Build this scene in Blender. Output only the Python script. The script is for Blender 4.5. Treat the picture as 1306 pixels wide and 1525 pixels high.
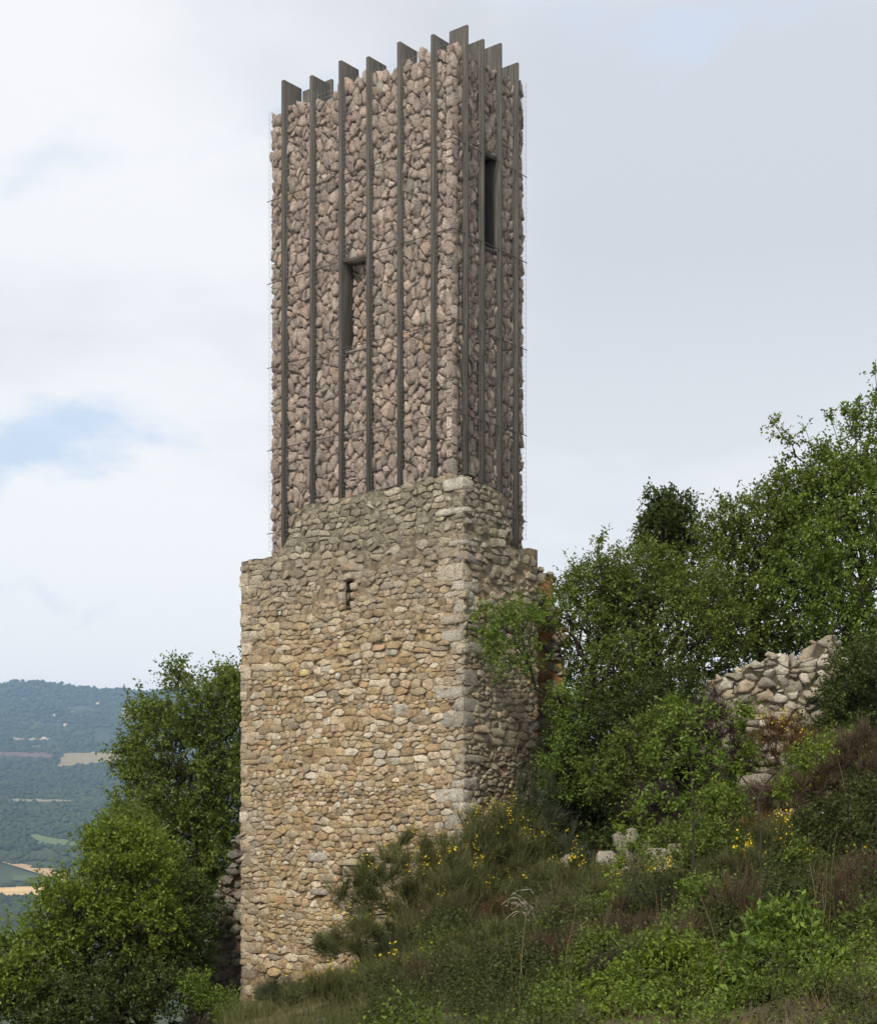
import bpy, math, random
import numpy as np
from mathutils import Vector

# ------------------------------------------------------------------ camera, sky, sun, exposure
SC = bpy.context.scene
for o in list(bpy.data.objects): bpy.data.objects.remove(o)
COL = SC.collection
FPX, CXP, HYP = 2420.0, 653.0, 1270.0            # focal length and principal point, photograph pixels
cam_d = bpy.data.cameras.new('camera'); cam = bpy.data.objects.new('camera', cam_d); COL.objects.link(cam)
cam.location = (0, 0, 0); cam.rotation_euler = (math.radians(90), 0, 0)
cam_d.sensor_fit = 'VERTICAL'; cam_d.sensor_height = 36; cam_d.lens = FPX / 1525 * 36
cam_d.shift_y = (HYP - 762.5) / 1525; cam_d.clip_start = .1; cam_d.clip_end = 40000
SC.camera = cam

SUN_AZ, SUN_EL = math.radians(203), math.radians(44)      # compass angle from +Y clockwise: behind the camera, to the left
world = bpy.data.worlds.new('World'); SC.world = world; world.use_nodes = True
wn, wl = world.node_tree.nodes, world.node_tree.links
wn.clear()
w_out = wn.new('ShaderNodeOutputWorld'); w_bg = wn.new('ShaderNodeBackground')
w_sky = wn.new('ShaderNodeTexSky'); w_sky.sky_type = 'NISHITA'; w_sky.sun_disc = False
w_sky.sun_elevation = SUN_EL; w_sky.sun_rotation = SUN_AZ; w_sky.dust_density = 1.2
w_bg.inputs['Strength'].default_value = .1
def wnode(t, **k):
    n = wn.new(t)
    for a, v in k.items(): setattr(n, a, v)
    return n
def wmath(op, a, b=None, clamp=False):
    n = wnode('ShaderNodeMath', operation=op, use_clamp=clamp)
    for i, v in enumerate((a, b)):
        if v is None: continue
        if hasattr(v, 'links'): wl.new(v, n.inputs[i])
        else: n.inputs[i].default_value = v
    return n.outputs[0]
w_tc = wnode('ShaderNodeTexCoord'); w_sep = wnode('ShaderNodeSeparateXYZ'); wl.new(w_tc.outputs['Generated'], w_sep.inputs[0])
zc = wmath('MAXIMUM', w_sep.outputs[2], 0.0)
den = wmath('ADD', zc, .22)
cx_ = wmath('DIVIDE', w_sep.outputs[0], den); cy_ = wmath('DIVIDE', w_sep.outputs[1], den)
w_cmb = wnode('ShaderNodeCombineXYZ'); wl.new(cx_, w_cmb.inputs[0]); wl.new(cy_, w_cmb.inputs[1])
def wnoise(scale, detail, rough, off, dist=0.0):
    mp = wnode('ShaderNodeMapping'); mp.inputs['Location'].default_value = off; wl.new(w_cmb.outputs[0], mp.inputs[0])
    n = wnode('ShaderNodeTexNoise'); n.inputs['Scale'].default_value = scale; n.inputs['Detail'].default_value = detail
    n.inputs['Roughness'].default_value = rough; n.inputs['Distortion'].default_value = dist
    wl.new(mp.outputs[0], n.inputs['Vector']); return n.outputs['Fac']
def wramp(f, stops):
    r = wnode('ShaderNodeValToRGB'); e = r.color_ramp.elements
    while len(e) < len(stops): e.new(.5)
    for el, (p, c) in zip(e, stops): el.position = p; el.color = (*c, 1) if len(c) == 3 else c
    r.color_ramp.interpolation = 'EASE'
    wl.new(f, r.inputs[0]); return r.outputs[0]
SKY_OFF = (4.5, 6.21, -8.67); SKY_OFF2 = (5.18, -2.41, 1.41)
cover = wramp(wnoise(1.15, 8, .54, SKY_OFF, .35), [(.335, (.0,)*3), (.415, (1.,)*3)])       # thin cloud sheet, gaps where it is 0
shade = wramp(wnoise(1.0, 7, .5, SKY_OFF2, .3), [(.38, (5.75, 5.85, 6.2)), (.58, (8.25, 8.15, 8.15))])   # cloud brightness (before the .1 strength)
w_blue = wnode('ShaderNodeMix', data_type='RGBA'); w_blue.inputs[0].default_value = .78                   # the gaps: sky seen through thin haze
wl.new(w_sky.outputs[0], w_blue.inputs[6]); w_blue.inputs[7].default_value = (6.6, 7.5, 8.7, 1)
w_mix = wnode('ShaderNodeMix', data_type='RGBA'); wl.new(cover, w_mix.inputs[0])
w_low = wnode('ShaderNodeMix', data_type='RGBA'); wl.new(wmath('SUBTRACT', 1.0, wmath('MULTIPLY', zc, 2.9), True), w_low.inputs[0])
wl.new(shade, w_low.inputs[6]); w_low.inputs[7].default_value = (9.9, 9.6, 9.2, 1)
wl.new(w_blue.outputs[2], w_mix.inputs[6]); wl.new(w_low.outputs[2], w_mix.inputs[7])
wl.new(w_mix.outputs[2], w_bg.inputs['Color']); wl.new(w_bg.outputs[0], w_out.inputs[0])

sun_d = bpy.data.lights.new('sun', 'SUN'); sun = bpy.data.objects.new('sun', sun_d); COL.objects.link(sun)
sun_d.energy = 3.7; sun_d.angle = math.radians(6); sun_d.color = (1, .92, .80)
sdir = Vector((math.sin(SUN_AZ) * math.cos(SUN_EL), math.cos(SUN_AZ) * math.cos(SUN_EL), math.sin(SUN_EL)))
sun.rotation_euler = sdir.to_track_quat('Z', 'Y').to_euler()
SC.view_settings.view_transform = 'Standard'; SC.view_settings.look = 'None'
SC.view_settings.exposure = 0.3; SC.view_settings.gamma = 1.0; SC.view_settings.use_curve_mapping = False
SC.render.engine = 'CYCLES'; SC.cycles.use_denoising = True
SC.cycles.max_bounces = 8; SC.cycles.diffuse_bounces = 4; SC.cycles.transparent_max_bounces = 8; SC.cycles.volume_bounces = 0
SC.render.film_transparent = False

# ------------------------------------------------------------------ helpers
RNG = np.random.default_rng(7); random.seed(7)
def U(a, b, n=None): return RNG.uniform(a, b, n)
def W(px, py, d): return np.array([(px - CXP) / FPX * d, d, (HYP - py) / FPX * d])
def mesh(name, V, faces, mat, parent=None, col=None, smooth=False, kind=None, data_only=False):
    """faces: list of (M,k) int arrays"""
    V = np.asarray(V, dtype=np.float32)
    me = bpy.data.meshes.new(name); me.vertices.add(len(V)); me.vertices.foreach_set('co', V.ravel())
    faces = [np.asarray(f, dtype=np.int32) for f in faces if len(f)]
    nl = sum(f.size for f in faces); npoly = sum(len(f) for f in faces)
    me.loops.add(nl); me.loops.foreach_set('vertex_index', np.concatenate([f.ravel() for f in faces]))
    starts, s = [], 0
    for f in faces: starts.append(s + np.arange(len(f), dtype=np.int32) * f.shape[1]); s += f.size
    me.polygons.add(npoly); me.polygons.foreach_set('loop_start', np.concatenate(starts).astype(np.int32))
    if smooth: me.polygons.foreach_set('use_smooth', np.ones(npoly, dtype=bool))
    me.update(calc_edges=True)
    if col is not None:
        a = me.color_attributes.new('Col', 'FLOAT_COLOR', 'POINT')
        c = np.ones((len(V), 4), dtype=np.float32); col = np.asarray(col, dtype=np.float32); c[:, :3] = col
        a.data.foreach_set('color', c.ravel())
    me.materials.append(mat)
    if data_only: return me
    o = bpy.data.objects.new(name, me); COL.objects.link(o)
    if parent is not None: o.parent = parent
    if kind: o['kind'] = kind
    return o
def thing(name, label, cat, loc=(0, 0, 0), rz=0, group=None):
    o = bpy.data.objects.new(name, None); COL.objects.link(o); o.location = loc; o.rotation_euler = (0, 0, rz)
    o.empty_display_size = .3
    return tag(o, label, cat, group)
def tag(o, label, cat, group=None):
    o['label'] = label; o['category'] = cat; o['kind'] = 'thing'
    if group: o['group'] = group
    return o
class Acc:
    """collects geometry of several pieces for one mesh"""
    def __init__(s): s.V = []; s.F = {}; s.C = []; s.n = 0
    def add(s, V, faces, col=None):
        V = np.asarray(V, float).reshape(-1, 3)
        for f in faces:
            f = np.asarray(f, dtype=np.int64)
            if len(f): s.F.setdefault(f.shape[1], []).append(f + s.n)
        s.V.append(V)
        s.C.append(np.broadcast_to(np.asarray(col if col is not None else (1, 1, 1), float), V.shape))
        s.n += len(V)
    def build(s, name, mat, parent=None, smooth=False, kind=None):
        if not s.n: return None
        return mesh(name, np.concatenate(s.V), [np.concatenate(v) for v in s.F.values()], mat, parent, np.concatenate(s.C), smooth, kind)
def box_geo(x0, x1, y0, y1, z0, z1):
    V = np.array([(x, y, z) for z in (z0, z1) for y in (y0, y1) for x in (x0, x1)], float)
    return V, [np.array([(0, 2, 3, 1), (4, 5, 7, 6), (0, 1, 5, 4), (2, 6, 7, 3), (0, 4, 6, 2), (1, 3, 7, 5)])]
def tube_geo(P, R, sides=5):
    P = np.asarray(P, float); n = len(P); R = np.broadcast_to(np.asarray(R, float), (n,))
    T = np.gradient(P, axis=0); T /= np.linalg.norm(T, axis=1)[:, None] + 1e-9
    ref = np.array([0, 0, 1.]) if abs(T[:, 2]).mean() < .8 else np.array([1., 0, 0])
    A = np.cross(T, ref); A /= np.linalg.norm(A, axis=1)[:, None] + 1e-9; B = np.cross(T, A)
    an = np.arange(sides) * 2 * math.pi / sides
    V = P[:, None] + R[:, None, None] * (np.cos(an)[None, :, None] * A[:, None] + np.sin(an)[None, :, None] * B[:, None])
    i = np.arange(n - 1)[:, None] * sides; j = np.arange(sides)[None]; k = (j + 1) % sides
    F = np.stack([i + j, i + k, i + sides + k, i + sides + j], -1).reshape(-1, 4)
    return V.reshape(-1, 3), [F]
# numpy value noise
_T = np.random.default_rng(3).random((256, 256))
def vnoise(x, y):
    x = np.asarray(x, float); y = np.asarray(y, float)
    xi = np.floor(x).astype(int); yi = np.floor(y).astype(int); fx = x - xi; fy = y - yi
    fx = fx * fx * (3 - 2 * fx); fy = fy * fy * (3 - 2 * fy)
    g = lambda a, b: _T[a & 255, b & 255]
    return (g(xi, yi) * (1 - fx) + g(xi + 1, yi) * fx) * (1 - fy) + (g(xi, yi + 1) * (1 - fx) + g(xi + 1, yi + 1) * fx) * fy
def fbm(x, y, o=4):
    s = 0; a = .5
    for k in range(o): s = s + a * (vnoise(np.asarray(x) * 2 ** k + 17.3 * k, np.asarray(y) * 2 ** k + 9.1 * k) - .5); a *= .5
    return s

# ------------------------------------------------------------------ materials
class Mat:
    def __init__(s, name, rough=.9):
        s.m = bpy.data.materials.new(name); s.m.use_nodes = True; s.n = s.m.node_tree.nodes; s.l = s.m.node_tree.links
        s.b = s.n['Principled BSDF']; s.out = s.n['Material Output']; s.b.inputs['Roughness'].default_value = rough
        s.b.inputs['Specular IOR Level'].default_value = .2
    def node(s, t, **k):
        n = s.n.new(t)
        for a, v in k.items(): setattr(n, a, v)
        return n
    def pos(s):
        if not hasattr(s, '_p'): s._p = s.node('ShaderNodeNewGeometry').outputs['Position']
        return s._p
    def attr(s): return s.node('ShaderNodeAttribute', attribute_name='Col').outputs['Color']
    def noise(s, scale, detail=4, rough=.55, vec=None, stretch=None, dist=0.0):
        n = s.node('ShaderNodeTexNoise'); n.inputs['Scale'].default_value = scale; n.inputs['Detail'].default_value = detail
        n.inputs['Roughness'].default_value = rough; n.inputs['Distortion'].default_value = dist
        v = vec or s.pos()
        if stretch:
            mp = s.node('ShaderNodeMapping'); mp.inputs['Scale'].default_value = stretch; s.l.new(v, mp.inputs[0]); v = mp.outputs[0]
        s.l.new(v, n.inputs['Vector']); return n.outputs['Fac']
    def ramp(s, f, stops):
        r = s.node('ShaderNodeValToRGB'); e = r.color_ramp.elements
        while len(e) < len(stops): e.new(.5)
        for el, (p, c) in zip(e, stops): el.position = p; el.color = (c, c, c, 1) if not hasattr(c, '__len__') else (*c, 1)
        s.l.new(f, r.inputs[0]); return r.outputs[0]
    def mix(s, f, a, b, mode='MIX'):
        n = s.node('ShaderNodeMix', data_type='RGBA', blend_type=mode)
        for i, v in ((0, f), (6, a), (7, b)):
            if hasattr(v, 'links'): s.l.new(v, n.inputs[i])
            elif i == 0: n.inputs[0].default_value = v
            else: n.inputs[i].default_value = (*v, 1)
        return n.outputs[2]
    def bump(s, f, strength, dist, normal=None):
        n = s.node('ShaderNodeBump'); n.inputs['Strength'].default_value = strength; n.inputs['Distance'].default_value = dist
        s.l.new(f, n.inputs['Height'])
        if normal is not None: s.l.new(normal, n.inputs['Normal'])
        return n.outputs[0]
    def base(s, c):
        if hasattr(c, 'links'): s.l.new(c, s.b.inputs['Base Color'])
        else: s.b.inputs['Base Color'].default_value = (*c, 1)
    def normal(s, n): s.l.new(n, s.b.inputs['Normal'])

def stone_mat(name, dark, patch, bump1=1.0, fine=34, con=1.0):
    """per-stone colour from the mesh, blotched, with pitted relief"""
    M = Mat(name, .92)
    c = M.mix(1.0, M.attr(), M.ramp(M.noise(fine, 6, .7), [(.34, 1 - .58 * con), (.5, 1.0), (.66, 1 + .4 * con)]), 'MULTIPLY')
    c = M.mix(M.ramp(M.noise(5.5, 5, .6), [(.5, 0.), (.68, .75)]), c, dark)
    c = M.mix(M.ramp(M.noise(11, 4, .6, dist=.4), [(.58, 0.), (.7, .55)]), c, patch)
    M.base(c)
    n1 = M.bump(M.noise(19, 6, .68), 1.0 * bump1, .09); n2 = M.bump(M.noise(75, 4, .65), .9 * bump1, .025, n1)
    M.normal(n2); return M.m
M_OLD = stone_mat('weathered limestone', (.23, .185, .125), (.54, .455, .32))
M_GAB = stone_mat('gabion rock', (.19, .15, .135), (.40, .335, .30), 1.0, 40)
M_ROCK = stone_mat('pale field rock', (.19, .165, .13), (.40, .35, .28), 1.0, 22, .6)
def mortar_mat():
    M = Mat('old lime mortar', .95)
    c = M.mix(M.ramp(M.noise(1.1, 5, .6), [(.35, 0.), (.65, 1.)]), (.42, .285, .15), (.46, .37, .245))
    c = M.mix(M.ramp(M.noise(9, 6, .65), [(.38, .8), (.55, 0.)]), c, (.16, .115, .075))
    c = M.mix(M.ramp(M.noise(3.2, 4, .55), [(.55, 0.), (.7, .7)]), c, (.47, .40, .29))
    # grey weathering where rain runs over the top of the wall
    sx = M.node('ShaderNodeSeparateXYZ'); M.l.new(M.pos(), sx.inputs[0])
    mr = M.node('ShaderNodeMapRange'); M.l.new(sx.outputs[2], mr.inputs[0]); mr.inputs[1].default_value = 4.2; mr.inputs[2].default_value = 6.6
    c = M.mix(mr.outputs[0], c, M.ramp(M.noise(7, 6, .65), [(.3, (.12, .11, .085)), (.55, (.26, .235, .17)), (.75, (.38, .33, .22))]))
    M.base(c)
    vo = M.node('ShaderNodeTexVoronoi', feature='F1'); vo.inputs['Scale'].default_value = 9; mp = M.node('ShaderNodeMapping'); mp.inputs['Scale'].default_value = (1, 1, 1.7)
    ds = M.node('ShaderNodeVectorMath', operation='ADD'); nz = M.node('ShaderNodeTexNoise'); nz.inputs['Scale'].default_value = 9; M.l.new(M.pos(), nz.inputs['Vector'])
    sc_ = M.node('ShaderNodeVectorMath', operation='SCALE'); sc_.inputs['Scale'].default_value = .14; M.l.new(nz.outputs['Color'], sc_.inputs[0]); M.l.new(M.pos(), ds.inputs[0]); M.l.new(sc_.outputs[0], ds.inputs[1])
    M.l.new(ds.outputs[0], mp.inputs[0]); M.l.new(mp.outputs[0], vo.inputs['Vector'])
    sv = M.node('ShaderNodeSeparateColor'); M.l.new(vo.outputs['Color'], sv.inputs[0])
    c = M.mix(1.0, c, M.ramp(sv.outputs[0], [(.1, .72), (.6, 1.05), (.95, 1.4)]), 'MULTIPLY'); M.base(c)
    n0 = M.bump(M.ramp(vo.outputs['Distance'], [(.1, 1.), (.62, 0.)]), .8, .05)
    n1 = M.bump(M.noise(12, 7, .7), 1.0, .12, n0); n2 = M.bump(M.noise(55, 5, .7), 1.0, .03, n1); M.normal(n2)
    return M.m
M_MORTAR = mortar_mat()
def plain_mat(name, a, b, scale, rough=.9, stretch=None, bump=(.4, .02)):
    M = Mat(name, rough); f = M.noise(scale, 6, .6, stretch=stretch)
    M.base(M.ramp(f, [(.3, a), (.7, b)])); M.normal(M.bump(f, *bump)); return M.m
def fin_mat():
    M = Mat('weathered dark plank', .78)
    c = M.ramp(M.noise(26, 6, .7, stretch=(1, 1, .05)), [(.32, (.034, .033, .030)), (.5, (.062, .060, .055)), (.68, (.115, .110, .100))])
    c = M.mix(M.ramp(M.noise(2.2, 5, .6), [(.45, 0.), (.7, .6)]), c, (.072, .060, .046)); M.base(c)
    M.normal(M.bump(M.noise(40, 5, .7, stretch=(1, 1, .06)), .6, .012)); return M.m
M_FIN = fin_mat()
M_SLAB = plain_mat('grey stone slab', (.13, .115, .10), (.24, .21, .185), 8)
M_BACK = plain_mat('dark fill for gap shade', (.085, .070, .06), (.15, .125, .105), 12)  # dark colour puts shade into the gaps between the gabion rocks
M_ROD = plain_mat('rusty steel rod', (.05, .042, .038), (.09, .075, .065), 20, .6)
M_WIRE = plain_mat('galvanised wire', (.22, .22, .22), (.32, .32, .31), 20, .5)
M_EARTH = plain_mat('orange earth', (.30, .16, .06), (.42, .27, .13), 6, .95, None, (1., .08))
M_SAND = plain_mat('pale sandy rubble', (.30, .25, .18), (.50, .44, .34), 7, .95, None, (1., .1))
M_BARK = plain_mat('grey brown bark', (.020, .016, .012), (.055, .045, .036), 9, .95, (1, 1, .3), (.8, .03))
M_TWIG = plain_mat('dry pale twig', (.19, .17, .145), (.33, .30, .26), 20, .95)
M_STEM = plain_mat('young green stem', (.06, .07, .03), (.11, .12, .05), 20, .8)
def leaf_mat(name, dark, lite, trans=.35, rough=.6):
    M = Mat(name, rough)
    sp = M.node('ShaderNodeSeparateColor'); M.l.new(M.attr(), sp.inputs[0])
    c = M.mix(sp.outputs[0], dark, lite); M.base(c)
    M.b.inputs['Specular IOR Level'].default_value = .25
    t = M.node('ShaderNodeBsdfTranslucent'); tc = M.mix(.5, c, (lite[0] * 1.3, lite[1] * 1.25, lite[2] * .6)); M.l.new(tc, t.inputs[0])
    mx = M.node('ShaderNodeMixShader'); mx.inputs[0].default_value = trans
    M.l.new(M.b.outputs[0], mx.inputs[1]); M.l.new(t.outputs[0], mx.inputs[2]); M.l.new(mx.outputs[0], M.out.inputs[0]); return M.m
L_MID = leaf_mat('mid green leaf', (0.04, 0.066, 0.011), (0.15, 0.195, 0.034))
L_DARK = leaf_mat('dark green leaf', (0.022, 0.038, 0.009), (0.08, 0.108, 0.024))
L_LITE = leaf_mat('yellow green leaf', (.046, .080, .010), (.165, .222, .026))
L_BRIGHT = leaf_mat('bright green leaf', (0.046, 0.086, 0.013), (0.155, 0.225, 0.034))
L_BROOM = leaf_mat('broom green stem', (0.03, 0.036, 0.01), (0.1, 0.105, 0.03), .15)
L_GREYG = leaf_mat('grey green needle', (0.024, 0.031, 0.015), (0.062, 0.07, 0.036), .15)
L_BROWN = leaf_mat('dry brown twig', (0.032, 0.022, 0.013), (0.095, 0.064, 0.036), .1)
L_PURP = leaf_mat('dark purple brown leaf', (0.018, 0.011, 0.011), (0.046, 0.028, 0.027), .1)
L_RUST = leaf_mat('rusty brown leaf', (0.055, 0.028, 0.012), (0.13, 0.07, 0.027), .2)
L_GRASS = leaf_mat('grass blade', (0.028, 0.042, 0.009), (0.105, 0.11, 0.03), .3)
L_STRAW = leaf_mat('dry straw blade', (0.085, 0.064, 0.028), (0.21, 0.165, 0.08), .2)
L_OLIVE = leaf_mat('dull olive leaf', (.018, .028, .007), (.072, .088, .020))
L_YEL = leaf_mat('yellow broom petal', (.50, .36, .01), (.75, .60, .03), .3)

# ------------------------------------------------------------------ terrain
D_PRO = [0, 60, 120, 300, 700, 1200, 2200, 2600, 3000, 3600, 5000, 7000, 9000, 9800, 12000]
Z_PRO = [-6, -12, -26, -55, -85, -104, -106, -82, -42, 24, 224, 505, 868, 855, 480]
def sstep(a, b, x): t = np.clip((x - a) / (b - a), 0, 1); return t * t * (3 - 2 * t)
def Zg(x, y):
    x = np.asarray(x, float); y = np.asarray(y, float)
    t = np.clip((y - 8) / 25, 0, 1.25) ** 1.3
    near = -1.9 + .08 * np.clip(x, -40, 40)
    far = -1.25 + np.where(x > 0, 5.2 * np.tanh(.5 * x / 5.2), .5 * np.maximum(x, -60))
    N = near * (1 - t) + far * t + .55 * fbm(x * .22, y * .22, 4) + .16 * fbm(x * 1.3 + 5, y * 1.3, 3)
    N = N - .40 * np.exp(-((x + 2.6) / 2.6) ** 2 - ((y - 31) / 5) ** 2)
    r = np.hypot(x, y)
    V = np.interp(r, D_PRO, Z_PRO)
    a = np.arctan2(x, np.maximum(y, 1e-3))
    amp = sstep(1500, 5000, r)
    V = V + amp * r * (.016 * fbm(a * 9 + 3, r / 2600, 3) + .006 * fbm(a * 40, r / 1300 + 2, 3)) + sstep(200, 1500, r) * (1 - amp) * 6 * fbm(x / 300, y / 300, 2)
    V = V + sstep(7000, 9000, r) * r * .0009 * (np.sin(a * 60 + 11.6) + .6 * np.sin(a * 131))
    w = sstep(45, 170, r + np.maximum(-x - 10, 0))
    return N * (1 - w) + V * w
def hit(px, py, d0=1500., d1=9800., n=3000):
    d = np.linspace(d0, d1, n); x = (px - CXP) / FPX * d; z = (HYP - py) / FPX * d
    k = np.argmax(Zg(x, d) > z); return x[k], d[k]
ang = np.radians(np.concatenate([np.arange(-62, -19, 1.), np.arange(-19, -5, .1), np.arange(-5, 28, .45), np.arange(28, 63, 1.)]))
rad = np.exp(np.linspace(math.log(1.2), math.log(10200), 290))
AA, RR = np.meshgrid(ang, rad); GX = np.sin(AA) * RR; GY = np.cos(AA) * RR
na = len(ang); idx = np.arange((len(rad) - 1) * na).reshape(-1, na)[:, :-1]
def ground_mat():
    M = Mat('hillside and valley ground', 1.0)
    near = M.ramp(M.noise(1.3, 7, .65), [(.3, (.055, .042, .026)), (.5, (.095, .080, .045)), (.62, (.075, .082, .034)), (.8, (.22, .185, .125))])
    farc = M.ramp(M.noise(.006, 6, .6), [(.3, (.022, .034, .016)), (.5, (.034, .050, .020)), (.64, (.060, .072, .032)), (.72, (.12, .115, .06))])
    ln = M.node('ShaderNodeVectorMath', operation='LENGTH'); M.l.new(M.pos(), ln.inputs[0])
    mr = M.node('ShaderNodeMapRange'); M.l.new(ln.outputs['Value'], mr.inputs[0]); mr.inputs[1].default_value = 150; mr.inputs[2].default_value = 700
    M.base(M.mix(mr.outputs[0], near, farc))
    M.normal(M.bump(M.noise(5, 6, .65), .8, .12)); return M.m
ground = mesh('ground', np.stack([GX, GY, Zg(GX, GY)], -1).reshape(-1, 3), [np.stack([idx, idx + 1, idx + na + 1, idx + na], -1).reshape(-1, 4)], ground_mat(), smooth=True)
ground['kind'] = 'structure'

# ------------------------------------------------------------------ masonry machinery
def clip_poly(P, nx, ny, c):
    out = []; m = len(P)
    for i in range(m):
        a = P[i]; b = P[(i + 1) % m]; da = a[0] * nx + a[1] * ny - c; db = b[0] * nx + b[1] * ny - c
        if da <= 0: out.append(a)
        if (da < 0 < db) or (db < 0 < da):
            t = da / (da - db); out.append((a[0] + t * (b[0] - a[0]), a[1] + t * (b[1] - a[1])))
    return out
def cells(S, wgt, box, reach):
    """power-diagram cells of seeds S inside box"""
    S = np.asarray(S); res = []
    gx = np.floor(S / reach).astype(int); table = {}
    for i, k in enumerate(map(tuple, gx)): table.setdefault(k, []).append(i)
    for i, (x, y) in enumerate(S):
        P = [(max(box[0], x - reach), max(box[2], y - reach)), (min(box[1], x + reach), max(box[2], y - reach)), (min(box[1], x + reach), min(box[3], y + reach)), (max(box[0], x - reach), min(box[3], y + reach))]
        a, b = gx[i]; nb = []
        for u in (-1, 0, 1):
            for v in (-1, 0, 1): nb += table.get((a + u, b + v), [])
        nb = sorted((j for j in nb if j != i), key=lambda j: (S[j][0] - x) ** 2 + (S[j][1] - y) ** 2)[:26]
        for j in nb:
            dx, dy = S[j] - S[i]
            c = (S[j][0] ** 2 + S[j][1] ** 2 - x * x - y * y - (wgt[j] - wgt[i])) / 2
            P = clip_poly(P, dx, dy, c)
            if len(P) < 3: break
        res.append(P if len(P) >= 3 else None)
    return res
def resample(P, n):
    P = np.asarray(P); Q = np.vstack([P, P[:1]]); L = np.r_[0, np.cumsum(np.linalg.norm(np.diff(Q, axis=0), axis=1))]
    t = (np.arange(n) + .5) / n * L[-1]
    return np.stack([np.interp(t, L, Q[:, 0]), np.interp(t, L, Q[:, 1])], 1)
def chaikin(P):
    P = np.asarray(P); Q = np.roll(P, -1, 0)
    return np.stack([.75 * P + .25 * Q, .25 * P + .75 * Q], 1).reshape(-1, 2)
def area(P): P = np.asarray(P); x, y = P[:, 0], P[:, 1]; return .5 * abs(np.dot(x, np.roll(y, -1)) - np.dot(y, np.roll(x, -1)))
def stone_geo(P, gap, h, n=10, crown=.74, depth=.10, rough=.12, rounding=1):
    """a stone over outline P (u,v): rings from inside the wall to its crown -> (V[u,v,h], faces)"""
    P = np.asarray(P); c = P.mean(0); size = math.sqrt(area(P))
    P = c + (P - c) * max(.45, 1 - 1.6 * gap / max(size, .02))
    e = np.linalg.norm(np.roll(P, -1, 0) - P, axis=1); P = P[e > .12 * size]
    if len(P) < 3: P = resample(c + np.array([(-1, -1), (1, -1), (1, 1), (-1, 1)]) * size * .35, 6)
    Q = np.roll(P, -1, 0); cut = U(.04, .17, (len(P), 1)) if rounding == 1 else U(.16, .3, (len(P), 1))
    P = np.stack([P + (Q - P) * cut, Q - (Q - P) * np.roll(cut, -1, 0)], 1).reshape(-1, 2); n = len(P); c = P.mean(0)
    P = c + (P - c) * (1 + RNG.normal(0, rough * .5, (n, 1))) + RNG.normal(0, rough * .12 * size, P.shape)
    tilt = RNG.normal(0, .34, 2)
    def ring(s, hh, j): 
        Q = c + (P - c) * s * (1 + RNG.normal(0, j, (n, 1))); 
        z = hh + ((Q - c) @ tilt) * .5 * (hh > 0) + RNG.normal(0, rough * .3 * h, n) * (hh > 0)
        return np.c_[Q, z]
    V = np.vstack([ring(.96, -depth, 0), ring(1., h * .42, .02), ring(crown, h * .95, .09), [[*(c + RNG.normal(0, .08 * size, 2)), h * (1.0 + RNG.normal(0, .1))]]])
    j = np.arange(n); k = (j + 1) % n
    q = np.vstack([np.stack([j + a * n, k + a * n, k + (a + 1) * n, j + (a + 1) * n], 1) for a in (0, 1)])
    t = np.stack([j + 2 * n, k + 2 * n, np.full(n, 3 * n)], 1)
    return V, [q, t]
def rock_geo(r, seed, n_lat=6, n_lon=9, jag=.28):
    """an angular boulder, unit-ish ellipsoid scaled by r=(rx,ry,rz) with planes knocked off"""
    g = np.random.default_rng(seed); th = np.linspace(0, math.pi, n_lat + 1)[1:-1]; ph = np.arange(n_lon) * 2 * math.pi / n_lon
    V = [[0, 0, 1.]] + [[math.sin(a) * math.cos(b), math.sin(a) * math.sin(b), math.cos(a)] for a in th for b in ph] + [[0, 0, -1.]]
    V = np.array(V); V /= (np.abs(V) ** 3.5).sum(1, keepdims=True) ** (1 / 3.5); V *= (1 + g.normal(0, jag * .3, (len(V), 1)))
    for _ in range(12):
        d = g.normal(0, 1, 3); d /= np.linalg.norm(d); c = g.uniform(.50, .88); s = V @ d; m = s > c; V[m] -= np.outer(s[m] - c, d)
    V *= np.asarray(r); F4 = []; F3 = []; m = len(th)
    for b in range(n_lon):
        b2 = (b + 1) % n_lon; F3.append((0, 1 + b, 1 + b2)); F3.append((len(V) - 1, 1 + (m - 1) * n_lon + b2, 1 + (m - 1) * n_lon + b))
        for a in range(m - 1): F4.append((1 + a * n_lon + b, 1 + (a + 1) * n_lon + b, 1 + (a + 1) * n_lon + b2, 1 + a * n_lon + b2))
    return V, [np.array(F4), np.array(F3)]
def lay(stones, parent, mat, n_parts, part='stone', rest='small_stones'):
    """stones: list of (V, faces, colour, size). The largest become parts, the rest one part of kind stuff."""
    stones = sorted(stones, key=lambda s: -s[3]); acc = Acc()
    for i, (V, F, c, s) in enumerate(stones):
        if i < n_parts: mesh(part, V, F, mat, parent, np.broadcast_to(c, V.shape), False)
        else: acc.add(V, F, c)
    acc.build(rest, mat, parent, False, 'stuff')

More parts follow.
